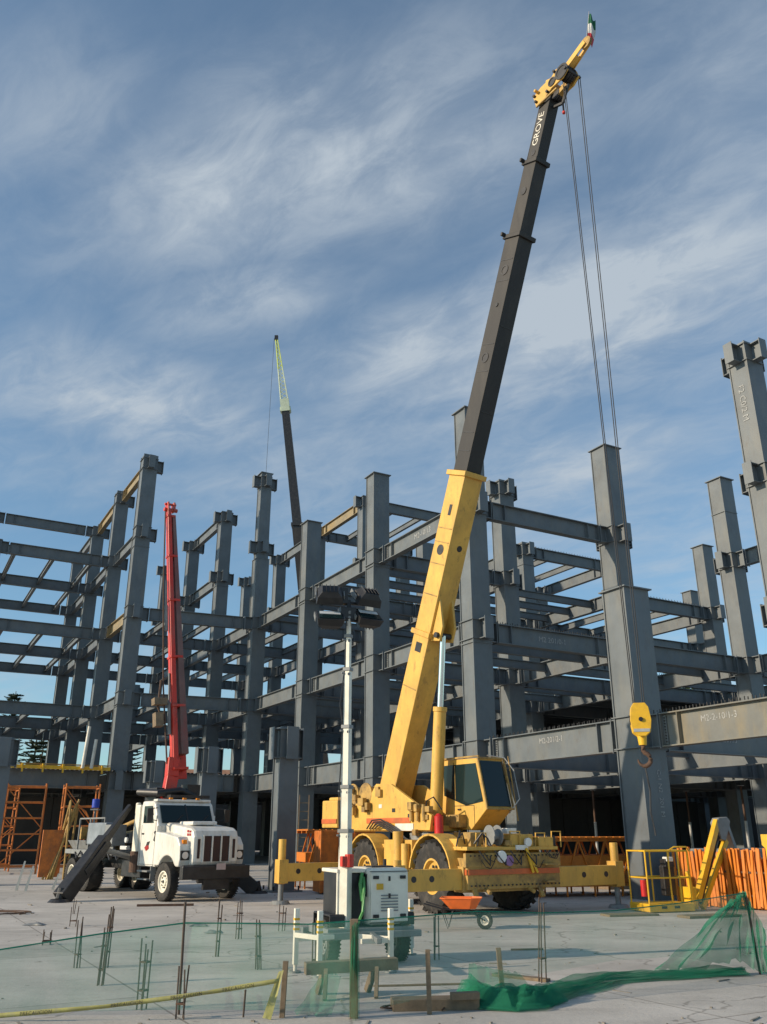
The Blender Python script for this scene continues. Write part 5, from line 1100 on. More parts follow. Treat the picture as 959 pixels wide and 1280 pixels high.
# ------------------------------------------------------------------ orange slatted barrier
bar0, bar1 = Vector((8.75, 27.6, 0)), Vector((11.6, 23.6, 0)); bv = bar1 - bar0
og = thing('slatted_barrier', 'orange slatted site barrier standing behind the yellow boom lift arms', 'barrier', bar0, math.atan2(bv.y, bv.x))
mb = MB(); mb.box((0, 0, 0.76), (0.08, 0.035, 1.48)); ORGB = mat('orange yellow paint', (0.66, 0.205, 0.018), 0.55, 0.0, 0.3, 3, 0, 30, (0.40, 0.10, 0.02), 0.7, 3, grease=(0.18, 0.10, 0.05), gamt=0.6, gscale=6)
sl = mb.mesh('slat', ORGB)
n = 88
for k in range(n):
    o = link('slat', sl, og); o.location = (k * bv.length / n, 0.09 * (k % 2) + rnd.uniform(-0.02, 0.02), rnd.uniform(-0.03, 0.10)); o.rotation_euler = (rnd.uniform(-0.04, 0.04), rnd.uniform(-0.03, 0.08), rnd.uniform(-0.3, 0.3))
for z in (0.35, 0.95):
    mb = MB(); mb.box((bv.length / 2, 0.05, z), (bv.length, 0.04, 0.05)); mb.build('rail', RUSTY, og)
mb = MB(); mb.box((bv.length / 2, 0.6, 0.66), (bv.length, 0.9, 1.3)); mb.build('stacked_core', ORG, og, 0.02)
yp = thing('yellow_formwork_panel', 'bright yellow notched steel panel at the right edge above the orange barrier', 'panel', (9.82, 22.6, 0), R(-35))
mb = MB(); mb.prism([(-0.35, 1.35), (0.5, 1.35), (0.5, 2.25), (0.1, 2.25), (0.1, 2.1), (-0.05, 2.1), (-0.05, 1.95), (-0.42, 1.95), (-0.42, 1.7), (-0.35, 1.62)], I3, (0, 0, 0), -0.06, 0.06); mb.build('panel', LYEL, yp, 0.01)
mb = MB()
for x in (-0.2, 0.35): mb.box((x, 0, 0.68), (0.08, 0.08, 1.36))
mb.build('support_post', LYEL, yp)

# ------------------------------------------------------------------ orange formwork stacks behind the crane
def truss_stack(name, lab, loc, rz, Lx, Wy, h, rows, cat, group):
    t = thing(name, lab, cat, loc, rz, group)
    for r_ in range(rows):
        y = -Wy / 2 + Wy * r_ / max(1, rows - 1)
        mb = MB()
        for z in (0.35, h): mb.bar((0, y, z), (Lx, y, z), 0.07, 0.09)
        nseg = max(2, int(Lx / 0.9))
        for k in range(nseg):
            x0, x1 = Lx * k / nseg, Lx * (k + 1) / nseg
            mb.bar((x0, y, 0.35), ((x0 + x1) / 2, y, h), 0.05, 0.05); mb.bar(((x0 + x1) / 2, y, h), (x1, y, 0.35), 0.05, 0.05)
            mb.bar((x0, y, 0), (x0, y, 0.4), 0.05, 0.05)
        mb.build('truss', ORGB, t)
    mb = MB()
    for k in range(int(Lx / 0.25)): mb.box((0.12 + 0.25 * k, 0, h + 0.08), (0.2, Wy + 0.3, 0.05))
    mb.build('top_slats', ORGB, t)['kind'] = 'stuff'
    for z in (0.6, 1.1):
        mb = MB(); mb.box((Lx / 2, 0, z), (Lx, Wy * 0.96, 0.34)); mb.build('stacked_beam', ORGB, t, 0.01)
truss_stack('formwork_table', 'long orange truss formwork table behind the crane front', (3.9, 31.0, 0), R(14), 6.0, 1.8, 1.75, 3, 'formwork', 'orange formwork tables')
truss_stack('formwork_table', 'small orange truss formwork table seen under the crane counterweight', (-3.2, 35.5, 0), R(20), 2.8, 1.4, 2.0, 3, 'formwork', 'orange formwork tables')
ob = thing('orange_crate', 'plain orange steel crate behind the rear crane wheel', 'crate', (-1.75, 32.6, 0), R(20))
mb = MB(); mb.box((0, 0, 1.05), (1.25, 1.0, 2.0)); mb.build('crate_body', ORG, ob, 0.02)
mb = MB()
for x in (-0.62, 0, 0.62): mb.box((x, -0.51, 1.05), (0.07, 0.04, 2.02))
mb.build('crate_rib', ORG, ob)
lad = thing('ladder', 'thin timber ladder leaning in the dark under the frame', 'ladder', (-3.6, 40.5, 0), R(10))
mb = MB()
for x in (-0.22, 0.22): mb.bar((x, 0, 0), (x + 0.1, 0.9, 3.6), 0.05, 0.08)
for k in range(9): mb.bar((-0.22 + 0.01 * k, 0.1 * k + 0.05, 0.3 + 0.37 * k), (0.22 + 0.01 * k, 0.1 * k + 0.05, 0.3 + 0.37 * k), 0.04, 0.04)
mb.build('ladder_frame', WOOD, lad)

# ------------------------------------------------------------------ scaffolds and edge formwork at the left
def scaffold(loc, rz, wd, dp, h, lab, lifts=5, m=ORG):
    t = thing('scaffold_tower', lab, 'scaffold', loc, rz, 'orange scaffold towers under the first floor')
    for x in (-wd / 2, wd / 2):
        mb = MB()
        for y in (-dp / 2, dp / 2): mb.cyl((x, y, 0), (x, y, h), 0.045, n=8)
        for k in range(lifts + 1): z = 0.3 + (h - 0.5) * k / lifts; mb.cyl((x, -dp / 2, z), (x, dp / 2, z), 0.035, n=8)
        mb.build('end_frame', m, t)
    for y in (-dp / 2, dp / 2):
        mb = MB()
        for k in range(lifts + 1): z = 0.35 + (h - 0.5) * k / lifts; mb.cyl((-wd / 2, y, z), (wd / 2, y, z), 0.038, n=8)
        mb.cyl((-wd / 2, y, 0.4), (wd / 2, y, h * 0.5), 0.025, n=6); mb.cyl((-wd / 2, y, h * 0.95), (wd / 2, y, h * 0.5), 0.025, n=6)
        mb.build('ledger', m, t)
scaffold((-18.9, 47.4, 0), R(20), 1.9, 1.5, 4.4, 'orange scaffold tower nearest the left edge under the first floor')
scaffold((-16.2, 48.0, 0), R(24), 1.7, 1.5, 4.4, 'orange scaffold tower behind the back of the pump truck', 4)
scaffold((-21.6, 50.2, 0), R(29), 2.0, 1.5, 4.4, 'orange scaffold tower deeper in the dark at the far left', 4)
sy = thing('folded_scaffold', 'pale yellow folded scaffold braces standing behind the pump truck bed', 'scaffold', (-14.6, 42.0, 0), R(25))
mb = MB()
for k in range(9):
    a = rnd.uniform(-0.9, 0.3); mb.cyl((a, rnd.uniform(-0.3, 0.3), 0), (0.1 + rnd.uniform(-0.15, 0.25), rnd.uniform(-0.2, 0.2), 3.3 + rnd.uniform(-0.4, 0.15)), 0.05, n=7)
mb.build('brace', YELD, sy)
mb = MB(); mb.tube([(0.2, 0, 3.2), (0.7, 0.0, 2.9), (1.15, 0, 2.2), (1.2, 0, 1.0), (1.25, 0, 0)], 0.035, 7); mb.box((-0.6, 0.1, 1.1), (0.9, 0.3, 2.0)); mb.build('brace_panel', ORG, sy)
bu = thing('blue_barrel', 'small blue barrel on a post beside the tall left column', 'barrel', (-13.6, 42.5, 0))
mb = MB(); mb.lathe([(-0.2, 0.15), (-0.18, 0.17), (0.18, 0.17), (0.2, 0.15)], (0, 0, 3.27), (0, 0, 1), 18); mb.build('barrel', BLUE, bu, 0, True)
mb = MB(); mb.cyl((0, 0, 0), (0, 0, 3.05), 0.05, n=8); mb.box((0, 0, 3.0), (0.35, 0.35, 0.06)); mb.build('stand', GREYP, bu)
ed = thing('edge_formwork', 'yellow timber edge formwork along the top of the first floor girder at the left', 'formwork', O + A * GU * 4 + B * GV * -2, AZ)
Ln = GV - 0.6
mb = MB(); mb.bar((0.3, -0.32, LV[1] + 0.12), (Ln, -0.32, LV[1] + 0.12), 0.06, 0.22); mb.build('edge_board', LYEL, ed)
for k in range(7):
    mb = MB(); x = 0.7 + k * 1.2; mb.box((x, -0.42, LV[1] + 0.05), (0.1, 0.12, 0.5)); mb.bar((x, -0.36, LV[1] + 0.28), (x, 0.5, LV[1] + 0.28), 0.09, 0.07); mb.build('edge_clamp', LYEL, ed)
mb = MB(); mb.bar((0.3, 0.1, LV[1] + 0.33), (Ln, 0.1, LV[1] + 0.33), 0.5, 0.05); mb.build('edge_plank', YELD, ed)
for q, h, lean, lab in ((Vector((-19.1, 56.2, LV[1])), 2.7, 0.12, 'taller white pipe leaning at the first floor edge beside the tall column'), (Vector((-18.6, 56.4, LV[1])), 1.9, 0.08, 'shorter white pipe leaning at the first floor edge beside the taller one')):
    mb = MB(); mb.cyl((0, 0, 0.1), (lean, 0.1, h), 0.11, n=10); tag(mb.build('pipe', PVC, None, 0, True, loc=q), lab, 'pipe', 'white pipes on the first floor')
for q, h, lab in (((-13.4, 33.9, 0), 1.0, 'white stake leaning on the slab, left one of the pair near the left edge'), ((-12.95, 33.6, 0), 0.85, 'white stake leaning on the slab, right one of the pair near the left edge'), ((-12.3, 34.5, 0), 0.55, 'short white stake just left of the pump truck hopper')):
    mb = MB(); mb.taper((0, 0, 0), (0.16, 0.05, h), (0.09, 0.09), (0.06, 0.06)); tag(mb.build('stake', PVC, None, 0, loc=q), lab, 'stake', 'white stakes on the slab')

# ------------------------------------------------------------------ trees
def norfolk(loc, h, lab, seed):
    r_ = random.Random(seed); t = thing('norfolk_pine', lab, 'tree', loc, 0, 'pines beyond the site')
    mb = MB(); mb.cyl((0, 0, 0), (0, 0, h), 0.32, 0.04, 9); mb.build('trunk', BARK, t)
    mb = MB(); z = h * 0.22
    while z < h - 0.3:
        k = 1 - (z - h * 0.2) / (h * 0.82); Rr = 0.5 + h * 0.21 * k ** 0.8; nb_ = 6
        a0 = r_.random() * 6.28
        for b_ in range(nb_):
            a = a0 + 6.283 * b_ / nb_ + r_.uniform(-0.4, 0.4); Rb = Rr * r_.uniform(0.55, 1.12); dz_ = r_.uniform(-0.25, 0.25); prev = Vector((0, 0, z))
            for s in range(1, 6):
                f = s / 5; p = Vector((math.cos(a) * Rb * f, math.sin(a) * Rb * f, z + dz_ * f + Rb * (0.20 * f * f - 0.10 * f))); mb.bar(prev, p, 0.09, 0.07)
                side = Vector((-math.sin(a), math.cos(a), 0))
                for q in (-1, 1):
                    for m_ in range(3):
                        c = prev.lerp(p, r_.random()); ln = 0.55 * (1.1 - 0.5 * f) * r_.uniform(0.7, 1.3)
                        d = (side * q + Vector((math.cos(a), math.sin(a), 0)) * 0.8 + Vector((0, 0, r_.uniform(0.15, 0.5)))).normalized()
                        mb.taper(c, c + d * ln, (0.16, 0.1), (0.03, 0.03))
                prev = p
        z += r_.uniform(0.55, 1.05) * (0.5 + 0.5 * k)
    mb.build('crown', LEAF, t)
norfolk((-47.9, 112, 0), 19.2, 'tall tiered pine with a thin spire at the far left edge', 1)
norfolk((-45.9, 116, 0), 15.8, 'tiered pine just right of the tallest pine beyond the left frame', 2)
norfolk((-32.4, 112, 0), 15.0, 'tiered pine between the tall corner column and the red boom', 3)
norfolk((-42.6, 110, 0), 13.5, 'smaller tiered pine between two other pines beyond the left frame', 4)
def broad(loc, h, cr, lab, seed):
    r_ = random.Random(seed); t = thing('broadleaf_tree', lab, 'tree', loc)
    mb = MB(); mb.cyl((0, 0, 0), (0, 0, h * 0.6), 0.45, 0.25, 9)
    tips = []
    for k in range(9):
        a = r_.random() * 6.28; e = r_.uniform(0.5, 1.2); d = Vector((math.cos(a) * math.cos(e), math.sin(a) * math.cos(e), math.sin(e))); p0 = Vector((0, 0, h * r_.uniform(0.4, 0.6))); p1 = p0 + d * cr * r_.uniform(0.6, 1.0)
        mb.cyl(p0, p1, 0.16, 0.05, 6); tips.append(p1)
    mb.build('trunk', BARK, t); mb = MB()
    for p in tips + [Vector((0, 0, h - cr * 0.5))]:
        for k in range(420):
            v = Vector((r_.gauss(0, 1), r_.gauss(0, 1), r_.gauss(0, 0.8))); v = v.normalized() * (r_.random() ** 0.5) * cr * 0.5; c = p + v
            a = Vector((r_.gauss(0, 1), r_.gauss(0, 1), r_.gauss(0, 1))).normalized(); b_ = a.cross(Vector((r_.gauss(0, 1), r_.gauss(0, 1), 1))).normalized(); s = r_.uniform(0.2, 0.42)
            mb.add([c - a * s, c + b_ * s * 0.5, c + a * s, c - b_ * s * 0.5], [(0, 1, 2, 3)])
    mb.build('crown', LEAF2, t)
broad((39.5, 112, 0), 25.5, 5.5, 'leafy green tree top showing through the frame right of the big front column', 5)
hs = thing('distant_house', 'small far building with a tan tiled roof seen under the first floor girders', 'building', (-36, 172, 0), R(12))
mb = MB(); mb.box((0, 0, 5.5), (12, 8, 11)); mb.build('wall', PVC, hs)
mb = MB(); mb.prism([(-4.6, 11), (4.6, 11), (0, 13.4)], Matrix(((0, 1, 0), (1, 0, 0), (0, 0, 1))), (0, 0, 0), -6.4, 6.4); mb.build('roof', mat('clay tile', (0.33, 0.17, 0.10), 0.8), hs)
mb = MB()
for x in (-4, -1.3, 1.3, 4): mb.box((x, -4.02, 8.6), (1.3, 0.08, 1.6))
mb.build('window', GLASS, hs)

# ------------------------------------------------------------------ rebar starters on the slab
def starter(loc, h, n, lean, lab, spread=0.13, ties=2):
    spread *= 0.62
    t = thing('rebar_starter', lab, 'rebar', loc, rnd.random() * 3, 'rebar starters standing on the slab')
    pts = [(math.cos(6.283 * k / n + 0.5) * spread, math.sin(6.283 * k / n + 0.5) * spread) for k in range(n)]
    for k, (x, y) in enumerate(pts):
        hh = h * rnd.uniform(0.88, 1.08); mb = MB(); lx, ly = lean * hh + rnd.uniform(-0.02, 0.02), rnd.uniform(-0.03, 0.03)
        mb.tube([(x, y, 0), (x + lx * 0.5, y + ly * 0.5, hh * 0.5), (x + lx, y + ly, hh)], 0.0105, 6); mb.build('bar', REBAR, t)
    for q in range(ties):
        z = h * (0.28 + 0.42 * q); mb = MB(); f = lean * z
        mb.tube([(x * 1.08 + f, y * 1.08, z) for x, y in pts] + [(pts[0][0] * 1.08 + f, pts[0][1] * 1.08, z)], 0.012, 5); mb.build('tie', RUSTY, t)
for loc, h, n_, lean, lab, sp_, ti in (
    ((-4.83, 15.06, 0), 0.68, 4, 0.03, 'rusty rebar starter in the middle of the net at the far left of the picture', 0.07, 1),
    ((-4.38, 15.06, 0), 0.82, 4, 0.05, 'tall close set rebar starter right of the far left one', 0.06, 2),
    ((-3.95, 13.42, 0), 0.70, 4, 0.12, 'leaning rebar starter in front of the tall close set one', 0.07, 2),
    ((-2.92, 11.71, 0), 0.73, 4, 0.0, 'upright three tie rebar starter just above the caution tape at the left', 0.09, 2),
    ((-2.86, 16.35, 0), 0.85, 4, 0.0, 'upright rebar starter in front of the truck front bumper', 0.05, 2),
    ((-2.90, 18.92, 0), 0.67, 4, 0.0, 'rebar starter farther back in front of the right truck wheel', 0.09, 2),
    ((-1.95, 14.90, 0), 0.66, 4, 0.08, 'rebar starter left of the light tower trailer', 0.07, 2),
    ((-2.20, 20.40, 0), 0.50, 3, 0.0, 'short rebar starter near the left crane outrigger foot', 0.12, 2),
    ((2.26, 13.69, 0), 1.10, 3, -0.10, 'tall thin rebar starter leaning left in front of the crane carrier', 0.10, 1),
    ((0.88, 15.96, 0), 0.73, 3, 0.0, 'thin rebar starter in front of the near crane wheel', 0.08, 1),
    ((-7.04, 21.4, 0), 0.40, 3, 0.0, 'short rebar starter with a yellow cap left of the truck', 0.14, 1),
    ((-6.40, 18.0, 0), 0.24, 4, 0.0, 'low rusty rebar stub with tie near the left edge of the net', 0.16, 1),
    ((-8.1, 24.5, 0), 0.35, 2, 0.0, 'small dark rebar stub near the foot of the black outrigger leg', 0.05, 0),
    ((-2.32, 11.15, 0), 0.55, 3, 0.0, 'short rebar starter beside the tall net rod at the left', 0.09, 1),
    ((-1.03, 14.3, 0), 0.74, 3, 0.02, 'rebar starter next to the left jack legs of the light tower', 0.06, 1)):
    starter(loc, h, n_, lean, lab, sp_, ti)

# ------------------------------------------------------------------ net fence, tape, posts
def post(name, loc, top, r, m, lab, cat, sq=None):
    mb = MB(); top = Vector(top)
    if sq: mb.bar((0, 0, 0), top, sq, sq)
    else: mb.cyl((0, 0, 0), top, r, n=7)
    o = mb.build(name, m, None, 0.004 if sq else 0, loc=loc); tag(o, lab, cat); return o
post('net_rod', (-2.40, 11.4, 0), (-0.02, 0, 1.2), 0.016, REBAR, 'tall rusty steel rod holding the green net in front of the truck', 'rod')
post('wooden_post', (-0.34, 11.2, 0), (-0.01, 0, 1.03), 0, WOOD, 'square timber post holding the green net in front of the light tower', 'post', 0.095)
post('net_rod', (5.66, 14.4, 0), (-0.06, 0, 1.12), 0.018, REBAR, 'rusty rod under the raised corner of the green net at the right', 'rod')
post('wooden_stake', (-1.17, 11.23, 0), (0.02, 0, 0.58), 0, WOOD, 'dark timber stake holding the end of the yellow tape', 'stake', 0.06)
post('wooden_stake', (0.54, 11.42, 0), (-0.01, 0, 0.68), 0, WOOD, 'dark timber stake right of the sawhorse', 'stake', 0.055)
post('wooden_stake', (1.62, 13.16, 0), (-0.03, 0, 0.50), 0, WOOD, 'dark timber stake rising from the heap of green net', 'stake', 0.065)
post('wooden_stake', (-1.62, 11.25, 0), (0.01, 0, 0.28), 0.012, REBAR, 'thin short steel stake under the yellow tape', 'stake')

def sheet(name, top, bot, ns, nv, amp, m, seed, fine=0.0):
    def at(poly, t):
        f = t * (len(poly) - 1); i = min(int(f), len(poly) - 2); a, b_ = Vector(poly[i]), Vector(poly[i + 1]); return a.lerp(b_, f - i)
    mb = MB()
    for i in range(ns + 1):
        for j in range(nv + 1):
            u, v = i / ns, j / nv; a, b_ = at(top, u), at(bot, u); p = a.lerp(b_, v)
            nx = mnoise.noise(Vector((u * 9 + seed, v * 1.2, seed))); ny = mnoise.noise(Vector((u * 26 + seed, v * 2.5, 3.1)))
            p = p + Vector((0.3 * nx, nx + fine * ny, 0.35 * nx * (1 - v) + 0.4 * fine * ny)) * amp
            mb.v.append(tuple(p))
    for i in range(ns):
        for j in range(nv):
            a = i * (nv + 1) + j; mb.f.append((a, a + nv + 1, a + nv + 2, a + 1)); mb.m.append(0)
    return mb
net = thing('safety_net', 'sheer green safety net strung low across the foreground slab', 'net', (0, 0, 0))
topL = [(-5.9, 11.0, 0.64), (-4.5, 11.15, 0.71), (-3.4, 11.3, 0.86), (-2.41, 11.4, 0.97), (-1.6, 11.3, 0.975), (-0.9, 11.25, 0.97), (-0.35, 11.2, 1.01)]
botL = [(-5.9, 11.0, 0.05), (-4.4, 11.25, 0.05), (-3.3, 11.32, 0.05), (-2.4, 11.4, 0.05), (-1.6, 11.32, 0.06), (-0.9, 11.3, 0.05), (-0.34, 11.22, 0.04)]
sheet('net', topL, botL, 90, 12, 0.05, NET, 1).build('net_panel', NET, net, 0, True)
topR = [(-0.35, 11.2, 1.01), (0.45, 11.6, 1.03), (1.2, 12.0, 1.05), (2.1, 12.4, 1.0), (3.2, 13.0, 0.98), (4.3, 13.7, 1.02), (5.60, 14.4, 1.12)]
botR = [(-0.34, 11.22, 0.04), (0.45, 11.65, 0.12), (1.2, 12.05, 0.22), (2.1, 12.5, 0.28), (3.2, 13.2, 0.34), (4.3, 13.9, 0.30), (5.55, 14.45, 0.06)]
NETR = net_mat('thin green shade net', (0.17, 0.42, 0.31), 0.22)
sheet('net', topR, botR, 100, 10, 0.05, NETR, 5).build('net_panel', NETR, net, 0, True)
mb = MB(); mb.tube([Vector(p) + Vector((0, -0.005, 0.0)) for p in topL], 0.009, 5); mb.tube([Vector(p) + Vector((0, -0.005, 0)) for p in topR], 0.008, 5); mb.build('net_hem', NETE, net)
# gathered drop at the right post and heaps on the slab
def drape():
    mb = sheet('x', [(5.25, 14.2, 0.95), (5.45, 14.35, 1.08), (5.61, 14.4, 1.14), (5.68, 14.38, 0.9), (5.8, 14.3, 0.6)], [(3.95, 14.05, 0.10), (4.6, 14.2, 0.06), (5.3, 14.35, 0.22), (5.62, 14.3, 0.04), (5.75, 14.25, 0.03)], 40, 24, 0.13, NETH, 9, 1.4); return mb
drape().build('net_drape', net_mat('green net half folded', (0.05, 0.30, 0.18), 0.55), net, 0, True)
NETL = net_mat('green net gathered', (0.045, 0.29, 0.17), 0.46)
def gather(pts, wd, ht, seed, layers=3):      # the net's slack, gathered in long soft folds on the slab
    poly = [Vector(p) for p in pts]; ns, nv = 110, 22
    for ly in range(layers):
        mb = MB()
        for i in range(ns + 1):
            t = i / ns; f = t * (len(poly) - 1); k = min(int(f), len(poly) - 2); c = poly[k].lerp(poly[k + 1], f - k); d = (poly[k + 1] - poly[k]).normalized(); sd = Vector((-d.y, d.x, 0))
            wv = wd(t) * (1 - 0.16 * ly) * (0.85 + 0.3 * mnoise.noise(Vector((t * 7, ly * 3.1, seed)))); hv = ht(t) * (0.55 + 0.3 * ly)
            off = 0.10 * mnoise.noise(Vector((t * 5, seed, ly * 2.7)))
            for j in range(nv + 1):
                v = j / nv * 2 - 1
                fold = mnoise.noise(Vector((t * 6 + ly, v * 3.4 + seed, ly * 5.3))); fine = mnoise.noise(Vector((t * 15, v * 8 + seed, ly * 1.3)))
                q = c + sd * (v * wv + off + 0.05 * fold); z = 0.012 + 0.01 * ly + max(0.0, hv * (1 - abs(v) ** 1.6) * (0.8 + 0.75 * fold + 0.35 * fine))
                mb.v.append((q.x + 0.03 * fine, q.y + 0.03 * fold, z))
        for i in range(ns):
            for j in range(nv):
                a = i * (nv + 1) + j; mb.f.append((a, a + nv + 1, a + nv + 2, a + 1)); mb.m.append(0)
        mb.build('net_fold', NETL, net, 0, True)
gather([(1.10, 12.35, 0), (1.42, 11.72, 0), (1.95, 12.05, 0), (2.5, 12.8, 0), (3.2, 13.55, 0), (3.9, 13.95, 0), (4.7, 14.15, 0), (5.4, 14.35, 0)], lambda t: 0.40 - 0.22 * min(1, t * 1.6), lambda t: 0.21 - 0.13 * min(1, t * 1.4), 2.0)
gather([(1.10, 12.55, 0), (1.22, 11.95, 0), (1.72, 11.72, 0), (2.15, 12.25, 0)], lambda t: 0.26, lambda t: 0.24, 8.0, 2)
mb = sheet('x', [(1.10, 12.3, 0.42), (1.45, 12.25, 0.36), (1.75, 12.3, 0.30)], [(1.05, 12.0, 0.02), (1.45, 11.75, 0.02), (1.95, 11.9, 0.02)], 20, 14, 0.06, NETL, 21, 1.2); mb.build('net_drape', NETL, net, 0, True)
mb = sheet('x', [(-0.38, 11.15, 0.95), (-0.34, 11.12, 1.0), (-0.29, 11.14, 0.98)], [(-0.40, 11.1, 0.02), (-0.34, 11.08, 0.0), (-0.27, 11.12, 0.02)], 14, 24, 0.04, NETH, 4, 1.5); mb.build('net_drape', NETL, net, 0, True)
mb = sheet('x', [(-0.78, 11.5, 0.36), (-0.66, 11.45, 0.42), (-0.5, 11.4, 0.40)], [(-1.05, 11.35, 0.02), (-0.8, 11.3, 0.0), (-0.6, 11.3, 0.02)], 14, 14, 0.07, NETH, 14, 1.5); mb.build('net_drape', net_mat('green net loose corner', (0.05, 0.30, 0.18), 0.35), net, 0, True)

# caution tape
tape = thing('caution_tape', 'yellow caution tape with black lettering sagging across the lower left foreground', 'tape', (0, 0, 0))
tp = [Vector(p) for p in ((-5.6, 11.02, -0.02 + 0.06), (-4.33, 11.0, 0.06), (-3.17, 11.0, 0.15), (-2.42, 11.0, 0.235), (-1.9, 11.0, 0.305), (-1.2, 11.0, 0.41))]
mb = MB(); ns = 60; hw = 0.025
def tpt(t):
    f = t * (len(tp) - 1); i = min(int(f), len(tp) - 2); return tp[i].lerp(tp[i + 1], f - i)
for i in range(ns + 1):
    c = tpt(i / ns); tw_ = 0.35 * math.sin(i * 0.32) + 0.25; mb.v += [tuple(c + Vector((0, hw * math.sin(tw_), -hw * math.cos(tw_)))), tuple(c + Vector((0, -hw * math.sin(tw_), hw * math.cos(tw_))))]
for i in range(ns): mb.f.append((2 * i, 2 * i + 2, 2 * i + 3, 2 * i + 1)); mb.m.append(0)
TAPE = mat('yellow tape plastic', (0.36, 0.34, 0.11), 0.6, 0.0, 0.25, 6, 0, 30, (0.25, 0.25, 0.2), 0.6, 9)
to = mb.build('tape_strip', TAPE, tape, 0, True); to.modifiers.new('thick', 'SOLIDIFY').thickness = 0.003
for k in range(4):
    t = 0.27 + 0.2 * k; a, b_ = tpt(t - 0.03), tpt(t + 0.03)
    text_obj('lettering', 'PRECAUCION', 0.052, BLACKT, tape, frameM(b_ - a, (0, 0.12, 1), (a + b_) / 2 + Vector((0, -0.028, 0.0))), 0.002, spacing=1.15)
mb = sheet('x', [(-1.22, 11.14, 0.48), (-1.16, 11.13, 0.5)], [(-1.38, 11.1, 0.02), (-1.28, 11.1, 0.0)], 3, 14, 0.04, TAPE, 3); mb.build('tape_tail', TAPE, tape)

# sawhorse in front of the light tower
sw = thing('sawhorse', 'rough timber sawhorse behind the net post', 'sawhorse', (-0.42, 12.6, 0), R(14))
mb = MB(); mb.bar((-0.62, 0, 0.34), (0.62, 0.02, 0.36), 0.16, 0.14); mb.build('beam', WOOD, sw, 0.006)
for x, dx in ((-0.35, -0.10), (0.33, -0.12)):
    for y in (-0.26, 0.26):
        mb = MB(); mb.bar((x, y * 0.25, 0.32), (x + dx * 0.5, y, 0), 0.05, 0.11); mb.build('leg', WOOD, sw, 0.004)
def timber(loc, rz, L_, wd, h, lab, m=WOOD):
    mb = MB(); mb.box((0, 0, h / 2), (L_, wd, h)); tag(mb.build('timber', m, None, 0.006, loc=loc, rz=rz), lab, 'timber', 'loose timbers on the slab')
timber((0.62, 11.75, 0), R(6), 1.05, 0.28, 0.12, 'thick dark timber lying between the stake and the heap of net')
timber((0.98, 11.62, 0.12), R(12), 0.35, 0.1, 0.08, 'small pale timber block resting on the thick dark timber')
timber((2.0, 14.0, 0), R(-38), 0.9, 0.14, 0.04, 'flat grey plank on the slab behind the heap of net')
timber((0.6, 13.4, 0), R(8), 1.5, 0.04, 0.025, 'long thin batten lying on the slab right of the light tower')
timber((2.6, 17.2, 0), R(8), 0.6, 0.05, 0.03, 'short batten lying on the slab right of the wheelbarrow')
timber((6.3, 24.0, 0), R(15), 1.4, 0.5, 0.05, 'dark flat board on the slab at the foot of the big front column')
timber((-6.3, 27.0, 0), R(10), 1.6, 0.10, 0.06, 'dark timber batten lying under the truck bumper', RUSTY)
timber((8.2, 23.6, 0), R(20), 1.6, 0.5, 0.06, 'dark flat board under the boom lift arms')
def rope_coil(loc, lab, rr, n, name='hose', m=RUSTY, r=0.018):
    mb = MB(); pts = [(rr * (1 + 0.25 * math.sin(k * 0.7)) * math.cos(k * 0.35), rr * 0.6 * math.sin(k * 0.35) + 0.02 * k, 0.02 + 0.012 * abs(math.sin(k * 1.3))) for k in range(n)]
    mb.tube(pts, r, 6); tag(mb.build(name, m, None, 0, True, loc=loc), lab, 'hose')
rope_coil((-10.3, 24.2, 0), 'dark hose lying in loops on the slab at the left edge', 0.9, 30)
rope_coil((0.35, 11.55, 0), 'thin bent hose lying on the slab right of the net post', 0.35, 14, r=0.012)
def rag(loc, sx, sy, lab, seed, m=GREYP):
    mb = MB(); n = 8
    for i in range(n + 1):
        for j in range(n + 1):
            x, y = (i / n - 0.5) * sx, (j / n - 0.5) * sy; e = 1 - max(abs(i / n - 0.5), abs(j / n - 0.5)) * 2
            mb.v.append((x * (0.8 + 0.4 * mnoise.noise(Vector((i * 0.5, j * 0.3, seed)))), y * (0.8 + 0.5 * mnoise.noise(Vector((i * 0.4, j * 0.5, seed + 3)))), 0.008 + max(0, e) ** 0.5 * 0.05 * (1 + mnoise.noise(Vector((x * 5, y * 5, seed))))))
    for i in range(n):
        for j in range(n):
            a = i * (n + 1) + j; mb.f.append((a, a + n + 1, a + n + 2, a + 1)); mb.m.append(0)
    tag(mb.build('mortar_lump', m, None, 0, True, loc=loc), lab, 'rubble')
rag((-4.2, 21.4, 0), 0.5, 0.3, 'flat dark lump of dried mortar in front of the truck bumper', 1)
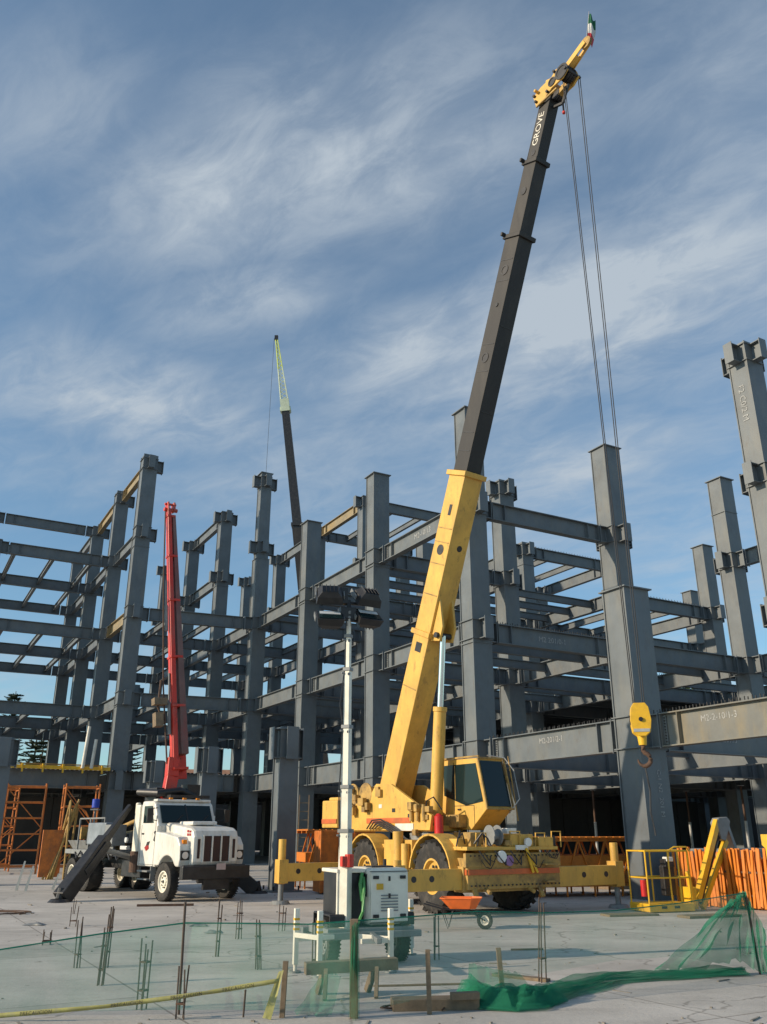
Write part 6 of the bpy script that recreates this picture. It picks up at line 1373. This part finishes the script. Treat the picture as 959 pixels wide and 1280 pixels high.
rag((-3.6, 20.0, 0), 0.45, 0.3, 'flat dark lump of dried mortar nearer the net in front of the truck', 2)
rag((-8.0, 21.6, 0), 0.6, 0.25, 'flat dark lump of dried mortar near the left edge', 3)

# small debris scattered over the slab
mb = MB(); rd = random.Random(31)
for k in range(170):
    y = 10.8 + 22 * rd.random() ** 1.6; x = rd.uniform(-0.48, 0.48) * y; z = rd.uniform(0.004, 0.022) * (0.4 + y / 24)
    M_ = Matrix.Rotation(rd.random() * 3.1, 3, 'Z') @ Matrix.Rotation(rd.uniform(-0.2, 0.2), 3, 'X'); e = rd.random()
    mb.box((x, y, z * 0.5), (z * rd.uniform(1.2, 3.5) if e > 0.15 else 0.28, z * rd.uniform(1, 2) if e > 0.15 else 0.03, z), M_)
tag(mb.build('rubble', mat('grey rubble', (0.22, 0.20, 0.17), 0.9, 0.0, 0.5, 3)), 'scattered chips and offcuts on the concrete slab', 'rubble', None, 'stuff')

# shoring props in the shade under the first floor
proto = None
for u_, v_ in ((1.7, 1.6), (2.3, 1.9), (1.4, 2.3), (2.1, 2.6), (2.7, 2.9), (1.9, 3.3), (0.7, 1.7), (0.9, 2.4)):
    q = O + A * (GU * u_) + B * (GV * v_)
    if proto is None:
        proto = thing('shoring_prop', 'dull grey steel shoring prop standing in the dark under the first floor girders', 'prop', q, 0, 'shoring props under the first floor')
        mb = MB(); mb.cyl((0, 0, 0.02), (0, 0, 2.6), 0.09, n=10); mb.build('outer_tube', GALV, proto, 0, True)
        mb = MB(); mb.cyl((0, 0, 2.5), (0, 0, 4.5), 0.065, n=10); mb.build('inner_tube', RUSTY, proto, 0, True)
        mb = MB(); mb.box((0, 0, 0.01), (0.3, 0.3, 0.02)); mb.build('foot_plate', GALV, proto)
        mb = MB(); mb.box((0, 0, 4.5), (0.3, 0.3, 0.03)); mb.build('head_plate', GALV, proto)
    else: dup(proto, q)
timber((9.3, 35.5, 0), R(25), 2.6, 1.1, 0.7, 'low stack of pale planks in the dark right of the crane outrigger')
